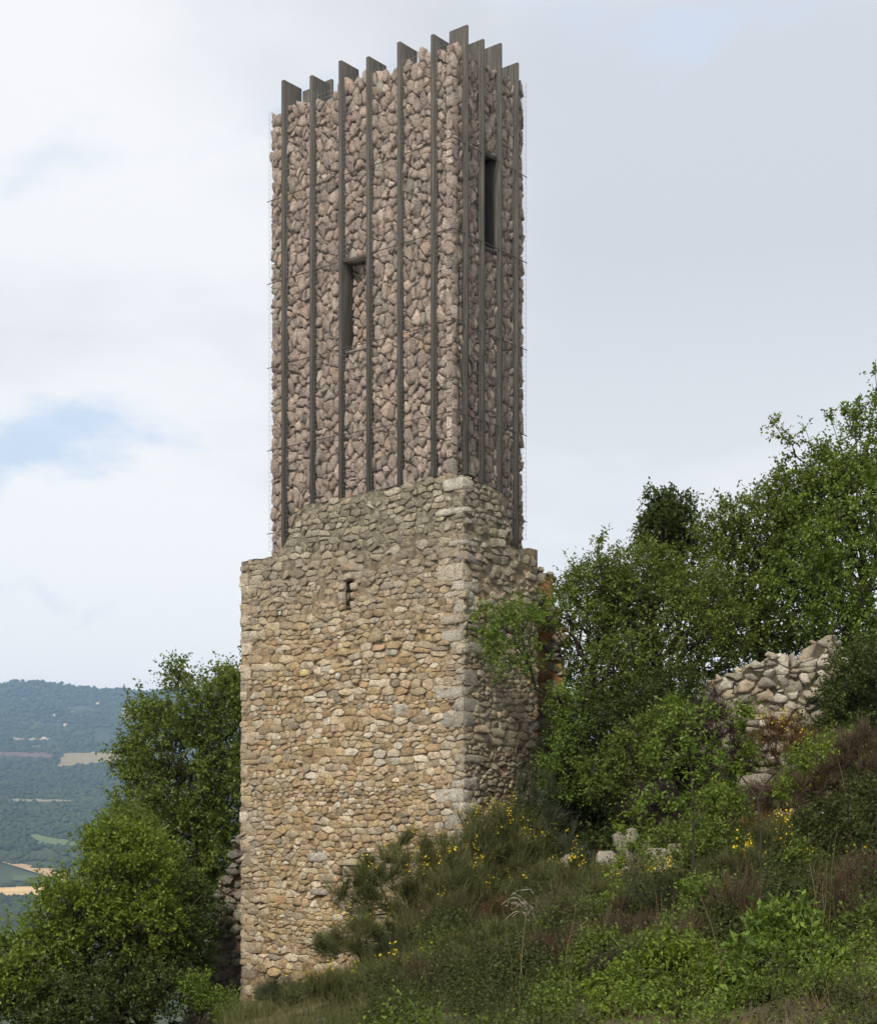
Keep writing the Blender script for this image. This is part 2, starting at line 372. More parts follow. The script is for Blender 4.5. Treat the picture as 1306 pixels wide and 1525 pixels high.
# ------------------------------------------------------------------ the tower: common frame (x along the right face, y along the left face)
TA = math.atan2(.778, .628); TX, TY = .264, 32.0
ca, sa = math.cos(TA), math.sin(TA)
def loc_ray(px, py):
    """ray from the camera in the tower frame"""
    d = np.array([(px - CXP) / FPX, 1., (HYP - py) / FPX]); o = np.array([-TX, -TY, 0.])
    R = lambda v: np.array([v[0] * ca + v[1] * sa, -v[0] * sa + v[1] * ca, v[2]])
    return R(o), R(d)
def onleft(px, py, x=0.):   # -> (y, z) on the plane x
    o, d = loc_ray(px, py); t = (x - o[0]) / d[0]; p = o + t * d; return p[1], p[2]
def onright(px, py, y=0.):
    o, d = loc_ray(px, py); t = (y - o[1]) / d[1]; p = o + t * d; return p[0], p[2]
WY, WX = 4.90, 2.30                      # size of the gabion tower
BX, BY, LY, LX = -.16, -.42, 6.15, 2.47  # corner and size of the old base

# ---- old stone base
base = thing('stone_tower', 'square ruined rubble stone tower base with ochre mortar, under the gabion extension', 'ruined tower', (TX, TY, 0), TA)
Z0 = -4.6
tl = np.array([(p[0] - BY, p[1]) for p in (onleft(px, py, BX) for px, py in ((690, 703), (660, 706), (600, 719), (540, 733), (500, 742), (455, 749), (440, 766), (428, 800), (416, 824), (385, 830), (363, 834)))])
tr = np.array([(p[0] - BX, p[1]) for p in (onright(px, py, BY) for px, py in ((690, 703), (712, 716), (730, 722), (748, 730), (756, 765), (760, 812), (778, 818), (800, 828)))])
top_l = lambda u: np.interp(u, tl[:, 0], tl[:, 1]); top_r = lambda u: np.interp(u, tr[:, 0], tr[:, 1])
def rubble_seeds(L, z0, z1):
    S, w = [], []; z = z0
    while z < z1:
        h = U(.055, .09) if RNG.random() < .34 else U(.10, .235); x = -U(0, .3)
        while x < L + .2:
            wd = (h * U(.9, 2.6)) if h > .1 else h * U(1.2, 3.6)
            if RNG.random() < .2 and h > .14:
                for dz in (-.25, .27): S.append((x + wd / 2 + U(-.03, .03), z + h / 2 + dz * h)); w.append(0.)
            else: S.append((x + wd / 2, z + h / 2 + U(-.14, .14) * h + .05 * math.sin(x * 1.7 + z))); w.append(U(-.003, .004))
            x += wd
        z += h * U(.92, 1.0)
    return np.array(S), np.array(w)
PAL = np.array([(.53, .43, .29), (.48, .36, .205), (.60, .51, .375), (.40, .30, .18), (.46, .315, .18), (.34, .29, .21), (.63, .57, .45), (.52, .39, .26)])
def base_col(u, z, face):
    grey = sstep(3.6, 6.4, z + 1.6 * fbm(u * .5 + 3, z * .5, 3)) * .9
    if face == 'r': grey = max(grey, .62)
    edge = max(sstep(.7, .1, u) * .8, sstep(LY - .9, LY - .1, u) * .55) if face == 'l' else .6
    grey = min(1, max(grey, edge * .75))
    c = PAL[RNG.choice(len(PAL), p=[.2, .2, .14, .13, .11, .09, .05, .08])]
    low = sstep(1.6, -1.4, z) * (face == 'l'); c = c * (1 + .10 * low)
    g = np.array([(.32, .29, .23), (.42, .385, .31), (.25, .225, .18), (.38, .335, .24)])[RNG.integers(4)]
    return (c * (1 - grey) + g * grey) * U(.90, 1.24)
SLITS = []   # (y0,y1,z0,z1) in base face coords on the left face
def lrect(x0, x1, y0, y1):
    a = onleft(x0, y1, BX); b = onleft(x1, y0, BX); return (b[0] - BY, a[0] - BY, min(a[1], b[1]), max(a[1], b[1]))
slit_hi = lrect(515.5, 522.5, 866, 908); slit_lo = lrect(507, 511.5, 1290, 1312); slit_ar = lrect(507, 513, 1327, 1340)
SLITS = [slit_hi, slit_lo, slit_ar]
def wall_grid(L, top, face, cell=.085, z1cut=None):
    nu = int(L / cell); us = np.linspace(0, L, nu + 1); nv = int(11.8 / cell)
    UU, TT = np.meshgrid(us, np.linspace(0, 1, nv + 1)); tp = top(UU) - .03 + .05 * fbm(UU * 4, UU * 0, 3); ZZ = Z0 + TT * (tp - Z0)
    H = .085 * fbm(UU * 2.2 + (0 if face == 'l' else 40), ZZ * 2.6, 4) + .05 * fbm(UU * 9, ZZ * 9 + 7, 2)
    H -= .012
    ed = np.minimum(UU, L - UU); H = H * sstep(0, .15, ed)
    i = np.arange(nv * (nu + 1)).reshape(nv, nu + 1)[:, :-1]; F = np.stack([i, i + 1, i + nu + 2, i + nu + 1], -1).reshape(-1, 4)
    if face == 'l':
        uc = UU.ravel()[F].mean(1); zc_ = ZZ.ravel()[F].mean(1); keep = np.ones(len(F), bool)
        for (a, b, c, d) in SLITS: keep &= ~((uc > a - .02) & (uc < b + .02) & (zc_ > c - .02) & (zc_ < d + .02))
        F = F[keep]; V = np.stack([BX - H, BY + UU, ZZ], -1)
    else: V = np.stack([BX + UU, BY - H, ZZ], -1); F = F[:, ::-1]
    return V.reshape(-1, 3), [F]
V, F = wall_grid(LY, top_l, 'l'); mesh('left_wall_mortar', V, F, M_MORTAR, base, None, True)
V, F = wall_grid(LX, top_r, 'r'); mesh('right_wall_mortar', V, F, M_MORTAR, base, None, True)
V, F = box_geo(BX + .30, BX + LX - .02, BY + .30, BY + LY - .02, Z0, 6.30); mesh('wall_core', V, F, M_MORTAR, base)
# thickness of the broken upper edge
acc = Acc()
us = np.linspace(0, LY, 90); tz = top_l(us) - .03 + .05 * fbm(us * 4, us * 0, 3); nrm = len(us)
V = np.vstack([np.c_[np.full(nrm, BX), BY + us, tz], np.c_[np.full(nrm, BX + .32), BY + us, tz + .03], np.c_[np.full(nrm, BX + .32), BY + us, np.full(nrm, 6.2)]])
i = np.arange(nrm - 1); acc.add(V, [np.vstack([np.stack([i + k * nrm, i + 1 + k * nrm, i + 1 + (k + 1) * nrm, i + (k + 1) * nrm], 1) for k in (0, 1)])])
us = np.linspace(0, LX, 40); tz = top_r(us) - .03 + .05 * fbm(us * 4, us * 0, 3); nrm = len(us)
V = np.vstack([np.c_[BX + us, np.full(nrm, BY), tz], np.c_[BX + us, np.full(nrm, BY + .32), tz + .03], np.c_[BX + us, np.full(nrm, BY + .32), np.full(nrm, 6.2)]])
i = np.arange(nrm - 1); acc.add(V, [np.vstack([np.stack([i + k * nrm, i + 1 + k * nrm, i + 1 + (k + 1) * nrm, i + (k + 1) * nrm], 1) for k in (0, 1)])])
acc.add(*box_geo(BX + .001, BX + .3, BY + LY - .3, BY + LY - .001, Z0, 6.33)); acc.add(*box_geo(BX + LX - .3, BX + LX - .001, BY + .001, BY + .3, Z0, 6.25))
o = acc.build('wall_top_fill', M_MORTAR, base, False, 'stuff')
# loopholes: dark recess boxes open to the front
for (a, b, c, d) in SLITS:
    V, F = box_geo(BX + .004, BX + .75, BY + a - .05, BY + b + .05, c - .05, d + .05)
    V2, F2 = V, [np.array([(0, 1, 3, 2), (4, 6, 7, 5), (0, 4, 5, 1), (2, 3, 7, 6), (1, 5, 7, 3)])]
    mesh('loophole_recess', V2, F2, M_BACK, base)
def left_map(V): return np.c_[BX - V[:, 2], BY + V[:, 0], V[:, 1]]
def right_map(V): return np.c_[BX + V[:, 0], BY - V[:, 2], V[:, 1]]
stones = []; AN = .56
for face, L, top, mp in (('l', LY, top_l, left_map), ('r', LX, top_r, right_map)):
    S, w = rubble_seeds(L, -3.9, 7.8); S2 = S * [AN, 1]
    for P, s in zip(cells(S2, w * .7, (-.01, L * AN + .01, -4.2, 8.2), .45), S):
        if P is None: continue
        P = np.asarray(P) / [AN, 1]; c = P.mean(0)
        if c[1] > top(c[0]) - .05 or c[0] < .04 or c[0] > L - .04: continue
        if P[:, 1].max() > top(c[0]) + .05: continue
        if face == 'l' and any(a - .10 < c[0] < b + .10 and z0 - .05 < c[1] < z1 + .05 for a, b, z0, z1 in SLITS): continue
        ar = area(P)
        if ar < .003: continue
        weath = sstep(4.6, 6.6, c[1] + 1.2 * fbm(c[0] * .7, c[1] * .7)); low = sstep(-1.9, -2.7, c[1]) if face == 'l' else 0
        if RNG.random() < .05 + .30 * low + .10 * weath: continue
        h = U(.006, .034) * (1 - .55 * low) ; h = h * .55 if weath > .6 else h
        V, F = stone_geo(P, U(.002, .013) + .006 * weath, max(h, .010), 10, U(.80, .94), .12, .13 + .08 * weath, 1)
        stones.append((mp(V), F, base_col(c[0], c[1], face), ar))
# quoins at the near corner and at the far left corner, blocks wrapping the edge
def quoin(yc, z0, z1, la, lb, col, far=False):
    V, F = box_geo(-.5, .5, -.5, .5, -.5, .5); g = 5
    A = np.linspace(-1, 1, g); pts = []; fac = []
    for ax in range(3):
        for sgn in (-1, 1):
            n0 = len(pts)
            for a in A:
                for b in A:
                    p = [0, 0, 0]; p[ax] = sgn; p[(ax + 1) % 3] = a; p[(ax + 2) % 3] = b; pts.append(p)
            for a in range(g - 1):
                for b in range(g - 1):
                    q = (n0 + a * g + b, n0 + (a + 1) * g + b, n0 + (a + 1) * g + b + 1, n0 + a * g + b + 1); fac.append(q if sgn > 0 else q[::-1])
    P = np.array(pts, float); nn = P / (np.abs(P) ** 8).sum(1, keepdims=True) ** (1 / 8.); sd = U(0, 99)
    nn *= 1 + .16 * (vnoise(P[:, 0] * 1.6 + sd + P[:, 2] * 1.1, P[:, 1] * 1.6 + sd)[:, None] - .5) + RNG.normal(0, .004, (len(P), 1))
    hx, hy, hz = lb / 2 + .012, la / 2 + .012, (z1 - z0) / 2 + .012
    cx = BX + lb / 2 - .022 + U(-.018, .018); cy = (BY + la / 2 - .022 + U(-.018, .018)) if not far else BY + LY - la / 2 + U(-.01, .03)
    return nn * [hx, hy, hz] + [cx, cy, (z0 + z1) / 2], [np.array(fac)], col, 9.
# 96-quad quoin blocks are heavier than a stone but there are only some sixty
z = Z0 + .8; k = 0
while z < 7.15:
    h = U(.11, .34); la, lb = (U(.45, .75), U(.22, .36)) if k % 2 else (U(.22, .38), U(.40, .65))
    if RNG.random() < .66: stones.append(quoin(0, z, z + h - U(.015, .03), la, lb, np.array([(.40, .375, .32), (.52, .485, .41), (.30, .275, .23), (.45, .40, .31)])[RNG.integers(4)] * U(.9, 1.15)))
    z += h; k += 1
z = Z0 + .8
while z < 6.05:
    h = U(.10, .30); la = U(.18, .62)
    if RNG.random() < .75: stones.append(quoin(0, z, z + h - U(.012, .025), la, U(.25, .4), base_col(LY - .1, z, 'l') * 1.05, True))
    z += h
# dressed stones round the loopholes
def dressed(x0, x1, y0, y1, col, h=.05):
    a, b, c, d = lrect(x0, x1, y0, y1); V, F = stone_geo([(a, c), (b, c), (b, d), (a, d)], .008, h, 12, .86, .12, .04, 1); stones.append((left_map(V), F, np.array(col), 8.))
cream = (.52, .45, .33); tan = (.42, .32, .21)
for a in ((510, 526, 838, 852, tan), (507, 527, 852, 866, cream), (523, 533, 867, 880, cream), (523, 531, 881, 893, tan), (523, 532, 894, 907, cream), (504, 515, 868, 880, cream), (505, 515, 881, 899, (.55, .49, .38)), (506, 515, 900, 910, tan),
          (460, 490, 1270, 1284, (.60, .56, .48)), (491, 538, 1279, 1289, cream), (494, 507, 1290, 1302, tan), (512, 523, 1290, 1304, cream), (479, 507, 1302, 1315, cream), (512, 540, 1306, 1319, (.55, .46, .33)), (497, 507, 1324, 1346, (.47, .38, .30)), (513, 523, 1324, 1347, (.46, .34, .28)), (503, 528, 1348, 1357, (.42, .37, .31)), (463, 496, 1324, 1333, (.40, .36, .31)),
          (549, 571, 938, 958, (.46, .37, .25)), (586, 608, 938, 952, tan), (588, 610, 1048, 1074, (.58, .54, .46)), (448, 462, 997, 1008, (.62, .51, .24))): dressed(*a)
lay(stones, base, M_OLD, 300)

# ---- gabion tower
gab = thing('gabion_tower', 'tall rock filled gabion extension with vertical dark fins on top of the ruined stone tower', 'tower extension', (TX, TY, 0), TA)
FP, FT = .15, .085      # how far a fin stands proud of the rock face, its thickness
def gtop_l(y): return np.interp(y, [0, WY], [15.92, 16.02]) + .06 * fbm(y * 3, y * 0 + 2, 2)
ZB = 6.2
fins_l = [(419, 120, 828), (461, 113, 748), (504, 91, 740), (545, 85, 731), (591, 63, 719), (641, 52, 708)]
fins_r = [(698, 38, 710), (722, 59, 720), (748, 65, 726), (773, 94, 822)]
fy = [onleft(px, 400, -FP)[0] for px, a, b in fins_l]; fx = [onright(px, 400, -FP)[0] for px, a, b in fins_r]
def plank(x0, x1, y0, y1, z0, z1): 
    V, F = box_geo(x0, x1, y0, y1, z0, z1); return V, F
for (px, t, b), y in zip(fins_l, fy):
    zt = onleft(px, t, -FP)[1]; V, F = plank(-FP, .40, y - FT, y, max(6.25, float(top_l(y - BY)) - .12), zt); o = mesh('fin', V, F, M_FIN, gab)
    bv = o.modifiers.new('bevel', 'BEVEL'); bv.width = .006; bv.segments = 1
for (px, t, b), x in zip(fins_r, fx):
    zt = onright(px, t, -FP)[1]; V, F = plank(x - .06, x, -FP, (.285 if px == 748 else .30), max(6.15, float(top_r(x - BX)) - .12), zt); o = mesh('fin', V, F, M_FIN, gab)
    bv = o.modifiers.new('bevel', 'BEVEL'); bv.width = .006; bv.segments = 1
# fins of the far walls that look over the rim
for px, py in ((497, 119), (464, 134)):
    o_, d_ = loc_ray(px, py); t_ = (WY - .05 - o_[1]) / d_[1]; p_ = o_ + t_ * d_
    V, F = plank(p_[0] - .07, p_[0], WY - .05, WY + FP, 15.2, p_[2]); mesh('fin', V, F, M_FIN, gab)
# window openings
wl_y0, wl_y1 = fy[3], fy[2] - FT; wl_z1 = onleft(527, 389)[1]; wl_z0 = onleft(525, 522)[1]
wr_x0, wr_x1 = fx[1], fx[2] - .06; wr_z1 = onright(735, 238)[1]; wr_z0 = onright(735, 375)[1]
def holed(axis, a0, a1, u0, u1, z0, z1, h):
    """wall slab between a0..a1 on the axis with a rectangular hole h=(u0,u1,z0,z1); one closed mesh"""
    pts = []
    for a in (a0, a1):
        for (u, z) in ((u0, z0), (u1, z0), (u1, z1), (u0, z1), (h[0], h[2]), (h[1], h[2]), (h[1], h[3]), (h[0], h[3])):
            pts.append((a, u, z) if axis == 'x' else (u, a, z))
    F = []
    for k in range(4):
        m = (k + 1) % 4
        F += [(k, m, 4 + m, 4 + k), (8 + m, 8 + k, 12 + k, 12 + m), (k, 8 + k, 8 + m, m), (4 + k, 4 + m, 12 + m, 12 + k)]
    return np.array(pts, float), [np.array(F)]
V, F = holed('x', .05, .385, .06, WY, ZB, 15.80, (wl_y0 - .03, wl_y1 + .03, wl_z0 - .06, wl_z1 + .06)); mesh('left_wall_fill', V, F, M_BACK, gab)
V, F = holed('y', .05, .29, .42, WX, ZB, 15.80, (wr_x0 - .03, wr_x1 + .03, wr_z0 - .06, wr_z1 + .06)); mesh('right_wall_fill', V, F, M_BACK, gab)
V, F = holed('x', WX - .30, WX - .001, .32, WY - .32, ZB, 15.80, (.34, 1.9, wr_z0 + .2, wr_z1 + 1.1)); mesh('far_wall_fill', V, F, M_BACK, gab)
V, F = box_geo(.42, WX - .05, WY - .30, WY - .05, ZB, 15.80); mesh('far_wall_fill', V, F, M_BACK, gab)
V, F = box_geo(.02, .43, wl_y0 + .003, wl_y1 - .003, wl_z1, wl_z1 + .05); mesh('lintel', V + [-.08, 0, 0], F, M_SLAB, gab)
V, F = box_geo(.02, .43, wl_y0 + .003, wl_y1 - .003, wl_z0 - .05, wl_z0); mesh('sill', V + [-.05, 0, 0], F, M_SLAB, gab)
V, F = box_geo(wr_x0 + .003, wr_x1 - .003, -.06, .31, wr_z1, wr_z1 + .05); mesh('lintel', V, F, M_FIN, gab)
V, F = box_geo(wr_x0 + .003, wr_x1 - .003, -.06, .31, wr_z0 - .05, wr_z0); mesh('sill', V, F, M_FIN, gab)
def gab_seeds(L, z0, z1, s0=.124):
    S, w = [], []; z = z0
    while z < z1:
        h = s0 * U(.8, 1.25); x = -U(0, .2)
        while x < L + .2: S.append((x + U(-.035, .035), z + U(-.07, .07))); w.append(U(-.010, .010) if RNG.random() < .8 else U(.006, .020)); x += s0 * U(.75, 1.3)
        z += h
    return np.array(S), np.array(w)
def gab_col():
    c = np.array([(.34, .285, .245), (.40, .335, .285), (.29, .255, .225), (.36, .305, .265), (.45, .39, .335), (.39, .31, .245), (.32, .295, .25)])[RNG.choice(7, p=[.24, .2, .14, .16, .12, .07, .07])]
    return c * np.array((1.03, .99, .97)) * U(.98, 1.46)
gl_map = lambda V: np.c_[.055 - V[:, 2], V[:, 0], V[:, 1]]
gr_map = lambda V: np.c_[V[:, 0], .055 - V[:, 2], V[:, 1]]
gst = []
VS = .74      # rocks stand taller than wide
for face, L, mp in (('l', WY, gl_map), ('r', WX, gr_map)):
    S, w = gab_seeds(L, ZB * VS, 16.4 * VS); 
    for P, s in zip(cells(S, w, (-.07, L + .05, ZB * VS - .2, 16.6 * VS), .5), S):
        if P is None: continue
        P = np.asarray(P) / [1, VS]; c = P.mean(0)
        if c[1] > 15.93 or c[1] < ZB + .05: continue
        h_ = (wl_y0, wl_y1, wl_z0, wl_z1) if face == 'l' else (wr_x0, wr_x1, wr_z0, wr_z1)
        if h_[0] - .04 < c[0] < h_[1] + .04 and h_[2] - .02 < c[1] < h_[3] + .02: continue
        if h_[2] < c[1] < h_[3]: P[:, 0] = np.minimum(P[:, 0], h_[0] - .05) if c[0] < h_[0] else np.maximum(P[:, 0], h_[1] + .05)
        elif h_[0] - .1 < c[0] < h_[1] + .1: P[:, 1] = np.where((c[1] > h_[3]), np.maximum(P[:, 1], h_[3] + .05), np.where(c[1] < h_[2], np.minimum(P[:, 1], h_[2] - .05), P[:, 1]))
        ar = area(P)
        if ar < .004: continue
        V, F = stone_geo(P, U(.003, .010), 0.055 + U(.008, .055), 10, U(.72, .90), .03, .20, 1)
        gst.append((mp(V), F, gab_col(), ar))
# corner rocks (near edge and both outer edges) so that the outline is knobbly
for (ex, ey, sx, sy) in ((.06, WY - .02, 1, 1), (WX - .02, .06, 1, 1)):
    z = ZB + .1
    while z < 15.85:
        h = U(.09, .30); V, F = rock_geo((U(.07, .13), U(.07, .13), h * .60), int(U(0, 1e6)), 5, 7, .35)
        gst.append((V + [ex + U(-.03, .03), ey + U(-.035, .035), z], F, gab_col(), .01)); z += h * .95
# rocks in the back of the left window
S, w = gab_seeds(wl_y1 - wl_y0 + .1, wl_z0 * VS - .1, wl_z1 * VS + .1)
for P in cells(S, w, (-.02, wl_y1 - wl_y0 + .02, wl_z0 * VS - .05, wl_z1 * VS + .05), .5):
    if P is None: continue
    P = np.asarray(P) / [1, VS]
    if area(P) < .004: continue
    V, F = stone_geo(P, .008, U(.04, .08), 10, .75, .03, .14); gst.append((np.c_[.27 - V[:, 2], V[:, 0] + wl_y0, V[:, 1]], F, gab_col(), .008))
lay(gst, gab, M_GAB, 300, 'stone', 'rock_fill')
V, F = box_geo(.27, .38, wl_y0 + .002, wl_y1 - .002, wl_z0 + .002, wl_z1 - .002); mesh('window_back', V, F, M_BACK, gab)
for zb in (14.03, 12.25, 10.44, 8.66, 6.87):
    e = .115
    V, F = tube_geo([(-e, WY + .09, zb), (-e, WY * .66, zb + .01), (-e, WY * .33, zb - .01), (-e, -e + .03, zb), (-e + .03, -e, zb), (WX * .5, -e, zb + .01), (WX + .06, -e, zb)], .010, 5); mesh('tie_rod', V, F, M_ROD, gab, None, True)
wire = Acc(); e = .105; WR = .0018
def wline(axis, fixed, u0, u1, hole, pos):
    """a straight wire, broken where it would cross a window"""
    segs = [(u0, u1)]
    if hole and hole[0] < pos < hole[1]: segs = [(u0, hole[2]), (hole[3], u1)]
    for a, b in segs:
        if b > a: wire.add(*tube_geo([axis(a), axis(b)], WR, 3))
hl = (wl_y0, wl_y1, wl_z0, wl_z1); hr = (wr_x0, wr_x1, wr_z0, wr_z1); ZT = 16.0
for y in np.arange(-.09, WY + .07, .10): wline(lambda z: (-e, y, z), 0, ZB + .3, ZT, hl, y)
for x in np.arange(-.05, WX + .07, .10): wline(lambda z: (x, -e, z), 0, ZB + .3, ZT, hr, x)
for z in np.arange(ZB + .3, ZT, .10):
    wline(lambda y: (-e, y, z), 0, -e, WY + .06, (hl[2], hl[3], hl[0], hl[1]), z)
    wline(lambda x: (x, -e, z), 0, -e, WX + .06, (hr[2], hr[3], hr[0], hr[1]), z)
    wire.add(*tube_geo([(-e, WY + .05, z), (.5, WY + .05, z)], WR, 3)); wire.add(*tube_geo([(WX + .05, -e, z), (WX + .05, .5, z)], WR, 3))
for q in np.arange(-.1, .5, .1):
    wire.add(*tube_geo([(q, WY + .05, ZB + .3), (q, WY + .05, ZT)], WR, 3)); wire.add(*tube_geo([(WX + .05, q, ZB + .3), (WX + .05, q, ZT)], WR, 3))
wire.build('wire_mesh', M_WIRE, gab, False, 'stuff')

# ------------------------------------------------------------------ ruined walls beside the tower
def wall_piece(name, label, outline, depth, thick, mat_core, pal, sz=.2, n_parts=60, zfloor=-1.0, core_out=-.05, rocky=.25):
    """a broken wall seen face on: outline given in photograph pixels at that depth"""
    O = np.array([W(px, py, depth) for px, py in outline]); x0, x1 = O[:, 0].min(), O[:, 0].max()
    t = thing(name, label, 'ruined wall', (O[:, 0].mean(), depth, O[:, 2].min()))
    org = np.array([O[:, 0].mean(), depth, O[:, 2].min()])
    P2 = O[:, [0, 2]]
    def inside(p):
        c = False; m = len(P2)
        for i in range(m):
            a, b = P2[i], P2[(i + 1) % m]
            if (a[1] > p[1]) != (b[1] > p[1]) and p[0] < (b[0] - a[0]) * (p[1] - a[1]) / (b[1] - a[1]) + a[0]: c = not c
        return c
    # core slab, set back behind the stones
    m = len(P2); cen = P2.mean(0); Q = cen + (P2 - cen) * .93
    V = np.vstack([np.c_[Q[:, 0], np.full(m, depth - core_out), Q[:, 1]], np.c_[Q[:, 0], np.full(m, depth + thick), Q[:, 1]]]) - org
    j = np.arange(m); k = (j + 1) % m
    mesh('wall_core', V, [np.stack([j, k, k + m, j + m], 1), np.arange(m)[None], np.arange(m, 2 * m)[::-1][None]], mat_core, t)
    S, w = [], []; z = P2[:, 1].min() - .2
    while z < P2[:, 1].max() + .2:
        x = x0 - .3 - U(0, .2)
        while x < x1 + .3: S.append((x + U(-.04, .04), z + U(-.05, .05))); w.append(U(-.012, .02)); x += sz * U(.6, 2.0)
        z += sz * U(.4, .95)
    S = np.array(S) * [.66, 1]; st = []; lay_n = 0
    for P in cells(S, w, ((x0 - .5) * .66, (x1 + .5) * .66, P2[:, 1].min() - .4, P2[:, 1].max() + .4), .8):
        if P is None: continue
        P = np.asarray(P) / [.66, 1]; c = P.mean(0)
        if not inside(c) or area(P) < .005: continue
        if RNG.random() < rocky:
            e = P.max(0) - P.min(0); V, F = rock_geo((e[0] * .55, math.sqrt(area(P)) * U(.4, .8), e[1] * .55), int(U(0, 1e7)), 6, 9, .45)
            an = RNG.normal(0, .25); V = V @ np.array([[math.cos(an), 0, math.sin(an)], [0, 1, 0], [-math.sin(an), 0, math.cos(an)]]) + [c[0], depth - core_out + U(-.1, .12), c[1]] - org
        else:
            V, F = stone_geo(P, U(.004, .03), U(.02, .14), 10, U(.65, .92), .25, .26, 1); V = np.c_[V[:, 0], depth - core_out - V[:, 2], V[:, 1]] - org
        st.append((V, F, pal[RNG.integers(len(pal))] * U(.8, 1.15), area(P)))
    for a_, b_ in zip(P2, np.roll(P2, -1, 0)):
        if min(a_[1], b_[1]) < P2[:, 1].min() + .1: continue
        for f_ in np.arange(0, np.linalg.norm(b_ - a_), sz * .55):
            c = a_ + (b_ - a_) * f_ / np.linalg.norm(b_ - a_); r = sz * U(.25, .62)
            V, F = rock_geo((r * U(.8, 1.4), r * U(.8, 1.3), r * U(.5, .9)), int(U(0, 1e7)), 5, 8, .4)
            an = U(-.5, .5); R_ = np.array([[math.cos(an), 0, math.sin(an)], [0, 1, 0], [-math.sin(an), 0, math.cos(an)]])
            st.append((V @ R_ + [c[0] + U(-.05, .05), depth + U(0, thick * .5), c[1] - r * .35] - org, F, pal[RNG.integers(len(pal))] * U(.85, 1.2), r * r))
    lay(st, t, M_ROCK, n_parts); return t
PAL_G = np.array([(.24, .22, .185), (.32, .29, .24), (.19, .175, .15), (.28, .245, .19)])
PAL_W = np.array([(.44, .40, .32), (.53, .49, .41), (.33, .29, .225), (.42, .35, .25), (.26, .23, .19)])
wall_piece('ruined_wall', 'crumbling dark rubble wall stepping down at the left foot of the tower', [(366, 1235), (349, 1250), (344, 1300), (330, 1312), (316, 1345), (322, 1375), (314, 1405), (300, 1430), (282, 1462), (272, 1560), (366, 1560)], 37.2, .8, M_MORTAR, PAL_G, .22, 70)
wall_piece('broken_wall_end', 'torn grey and orange wall end beside the right edge of the old tower', [(792, 842), (806, 846), (822, 856), (826, 900), (838, 935), (836, 985), (846, 1035), (842, 1110), (836, 1180), (792, 1180)], 34.6, 1.2, M_EARTH, np.array([(.34, .30, .235), (.27, .24, .19), (.46, .38, .27), (.40, .26, .14), (.52, .46, .37)]), .27, 60)
wall_piece('rubble_wall', 'pale collapsed rubble wall on the slope under the right hand trees', [(1036, 1046), (1044, 1022), (1075, 1006), (1092, 1010), (1112, 990), (1135, 986), (1150, 972), (1166, 975), (1185, 984), (1210, 980), (1222, 950), (1250, 955), (1262, 1000), (1275, 1160), (1160, 1175), (1060, 1175), (1044, 1080)], 33.0, 1.4, M_SAND, PAL_W * 1.3, .215, 200, core_out=-.02, rocky=.4)

# ------------------------------------------------------------------ plants
def leaf_geo(C, T, L, wr=.3, up=.6, fold=.12, shade=None):
    """one folded four-corner blade per point: C centres, T directions, L lengths"""
    n = len(C); T = T / (np.linalg.norm(T, axis=1)[:, None] + 1e-9)
    R = RNG.normal(0, 1, (n, 3)); R[:, 2] += up * 2.2
    S = np.cross(T, R); S /= np.linalg.norm(S, axis=1)[:, None] + 1e-9; N = np.cross(S, T)
    L = np.broadcast_to(L, (n,))[:, None]; w = wr * L * U(.8, 1.2, (n, 1))
    V = np.stack([C, C + T * L * .45 + S * w + N * L * fold, C + T * L - N * L * .05, C + T * L * .45 - S * w + N * L * fold], 1)
    F = np.arange(4 * n).reshape(n, 4)
    sh = U(0, 1, n) if shade is None else np.clip(shade + RNG.normal(0, .2, n), 0, 1)
    Cc = np.repeat(np.stack([sh, sh, sh], 1), 4, 0)
    return V.reshape(-1, 3), [F], Cc
def ribbon_geo(P0, D, L, w, bend=.25, seg=3, up=.3):
    """thin blades that curve: start points, directions, lengths"""
    n = len(P0); D = D / (np.linalg.norm(D, axis=1)[:, None] + 1e-9)
    B = RNG.normal(0, 1, (n, 3)); B[:, 2] += up * 3; B *= bend / 1.7
    S = np.cross(D, RNG.normal(0, 1, (n, 3))); S /= np.linalg.norm(S, axis=1)[:, None] + 1e-9
    L = np.broadcast_to(L, (n,))[:, None]; w = np.broadcast_to(w, (n,))[:, None]; rows = []
    for k in range(seg + 1):
        t = k / seg; c = P0 + D * L * t + B * L * t * t; ww = w * (1 - .85 * t) / 2
        rows += [c - S * ww, c + S * ww]
    V = np.stack(rows, 1); m = 2 * (seg + 1); base_i = np.arange(n)[:, None] * m
    q = np.concatenate([base_i + np.array([2 * k, 2 * k + 1, 2 * k + 3, 2 * k + 2]) for k in range(seg)])
    sh = U(0, 1, n); C = np.repeat(np.stack([sh] * 3, 1), m, 0)
    return V.reshape(-1, 3), [q], C, rows[-1]
